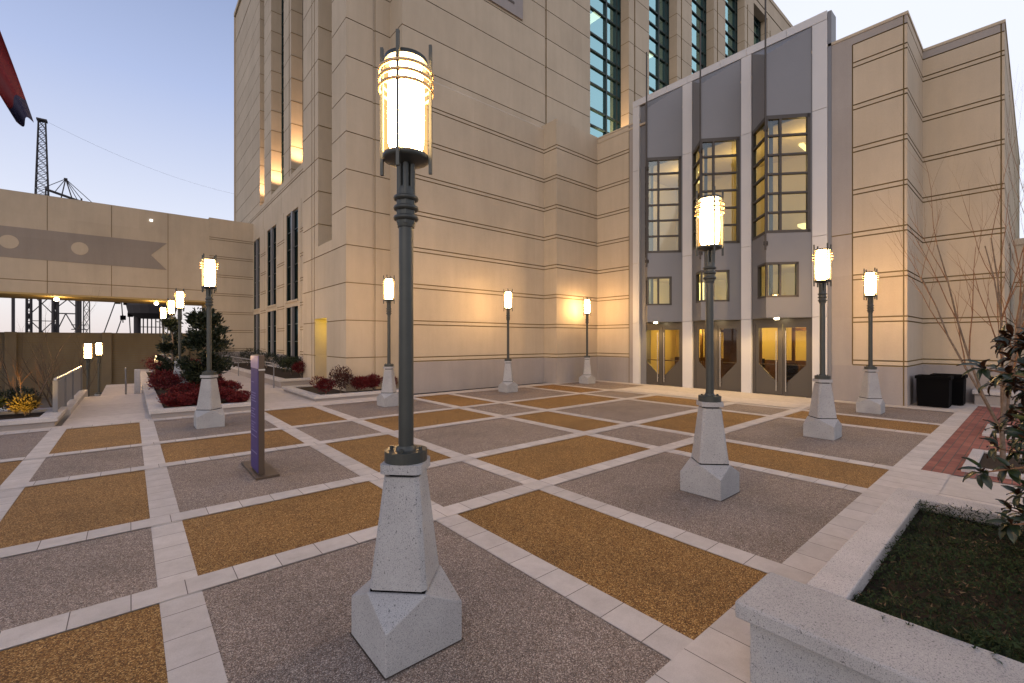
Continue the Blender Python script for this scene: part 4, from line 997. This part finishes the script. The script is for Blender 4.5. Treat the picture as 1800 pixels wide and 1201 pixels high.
# floodlight rig
x, y = dirpt(-.85, 75); T = thing('floodlight_rig', 'leaning stays carrying black floodlight boxes under the bridge', 'floodlight', (x,y,-1.8))
for a, b_ in (((-2.6,-1.8),(-.3,6.7)),((-1.4,-1.8),(.4,5.0)),((1.3,-1.8),(.9,7.2)),((.4,4),(.2,7.6))): mb = MB(); mb.tube([(x+a[0],y,a[1]),(x+b_[0],y,b_[1])], .06, 5); obj('stay', mb, 'far_steel', T)
for dx, z in ((-.1,6.6),(.7,6.5),(1.4,6.5),(.4,4.6),(1.1,5.0),(1.6,5.2)):
    mb = MB(); mb.box(x+dx-.28,x+dx+.28,y-.3,y+.3,z-.25,z+.3); obj('floodlight', mb, 'black', T, .04)
# dark elevated tank on steel legs
x, y = dirpt(1.35, 75); T = thing('elevated_tank', 'dark elevated steel tank on a cluster of thin legs behind the bridge', 'tank', (x,y,-1.8)); mb = MB()
mb.lathe([(1.5,4.6),(2.4,5.2),(2.6,6.2),(2.5,8.5),(2.1,9.6)], x+.4, y, 18, smooth=False); obj('tank', mb, 'far_steel', T)
mb = MB(); mb.tube([(x-1.1,y,-1.8),(x-1.1,y,5.5)], .36, 8)
for i in range(7): mb.tube([(x-.5+i*.42,y+random.uniform(-1,1),-1.8),(x-.5+i*.42,y,5.5)], .07, 5)
for z in (1.5,3.5): mb.tube([(x-1,y,z),(x+2.2,y,z)], .05, 4)
obj('legs', mb, 'far_steel', T)
# overhead wire
mb = MB(); A = Vector((x1+.8, y1, 37.2)); D = Vector((33, 118, 36)); pts = []
for i in range(25):
    t = i/24; p = A.lerp(D, t); p.z -= 9*4*t*(1-t)*.35; pts.append(p)
mb.tube(pts, .013, 4); tag(obj('overhead_wire', mb, 'far_steel'), 'thin sagging wire from the lattice mast across the sky', 'wire')

# cars on the lower lot
def car(x, y, z, rot, paint, label):
    T = thing('parked_car', label, 'car', (x,y,z), 'cars parked on the lower lot'); mb = MB(); T.rotation_euler = (0,0,0)
    c_, s_ = math.cos(R_(rot)), math.sin(R_(rot))
    W_ = lambda a, b_, cz: (x+a*c_-b_*s_, y+a*s_+b_*c_, z+cz)
    prof = [(-2.2,.35),(-2.25,.75),(-1.9,.92),(-1.2,.98),(-.6,1.42),(.7,1.46),(1.5,1.02),(2.2,.9),(2.25,.4)]
    mb.ring_stack([[W_(a, b_*(.92 if cz > 1.2 else 1), cz) for a, cz in prof] for b_ in (-.88, .88)]); body = obj('body', mb, paint, T, .05)
    for b_ in (-.87, .87):
        mb = MB(); k = .01 if b_ > 0 else -.01
        mb.add([W_(-1.1,b_+k,1.0), W_(-.55,b_*.93+k,1.36), W_(.65,b_*.93+k,1.40), W_(1.35,b_+k,1.02)], [(0,1,2,3)]); obj('side_window', mb, 'black', T)
    for a in (-1.4,1.4):
        for b_ in (-.86,.86):
            mb = MB(); q = [W_(a+.32*math.cos(2*math.pi*i/16), b_-.1, .32+.32*math.sin(2*math.pi*i/16)) for i in range(16)]; q2 = [W_(a+.32*math.cos(2*math.pi*i/16), b_+.1, .32+.32*math.sin(2*math.pi*i/16)) for i in range(16)]
            mb.ring_stack([q, q2]); obj('wheel', mb, 'tyre', T)
car(-3.6, 20.5, -1.8, 10, 'car_paint', 'silver car on the lower lot behind the uplit shrub')
car(-4.6, 24.5, -1.8, 5, 'car_paint2', 'dark maroon car on the lower lot farther behind')
# bare uplit shrub stems left
bare('bare_shrub', (-2.35,14.4,.14), 1.15, 3, 'leafless shrub with warm lit stems at the left edge', 31, r0=.016, spread=.7)
bare('bare_shrub', (-1.72,14.5,.14), .95, 3, 'small leafless shrub next to the steel railing post', 33, r0=.013, spread=.8)
for i, (x, y, H) in enumerate(((-3.0,24.5,3.6),(-2.3,27,3.4),(-1.7,22.6,2.7))):
    bare('bare_tree', (x,y,-1.8), H, 3, ['leafless sapling in front of the retaining wall, left of the group','leafless sapling in front of the retaining wall, middle of the group','dark leafless sapling close to the low lantern pair'][i], 40+i, 'dark_bark', 'dark_bark', r0=.04)

# ------------------------------------------------------------------ flag at the upper left
bx, by = -1.35, 7.2
T = thing('flag_pole', 'grey flagpole standing just outside the left edge', 'flagpole', (-1.92,7.2,0)); mb = MB(); mb.lathe([(.05,0),(.03,7.8)], -1.92, 7.2, 12); obj('shaft', mb, 'steel', T)
mb = MB(); nu_, nv_ = 26, 14
P00 = Vector((-2.55,7.2,6.4)); 
vs = []
for i in range(nu_+1):
    for j in range(nv_+1):
        u, v = i/nu_, j/nv_
        top = Vector((-1.88,7.2,7.5)).lerp(Vector((-.82,7.2,4.22)), u)+Vector((.06*math.sin(u*3.1), 0, .0))
        bot = Vector((-1.88,7.2,6.3)).lerp(Vector((-.94,7.2,4.16)), u)+Vector((-.02*math.sin(u*3.1), 0, .0))
        p = top.lerp(bot, v); p.y += .10*math.sin(u*9+v*7)*(.3+u)
        vs.append(p)
fs = []; ms = []
for i in range(nu_):
    for j in range(nv_):
        k = i*(nv_+1)+j; mi = 1 if i > nu_-3 else 0
        if i == nu_-3: mi = 0
        mb.v = mb.v; fs.append((k,k+1,k+nv_+2,k+nv_+1)); ms.append(mi)
mb.v = [tuple(p) for p in vs]; mb.f = [list(f) for f in fs]; mb.m = ms; mb.smooth = [True]*len(fs)
tag(obj('flag', mb, ['flag_red','flag_navy','flag_white']), 'dark red flag with navy edge drooping into the top left corner', 'flag')
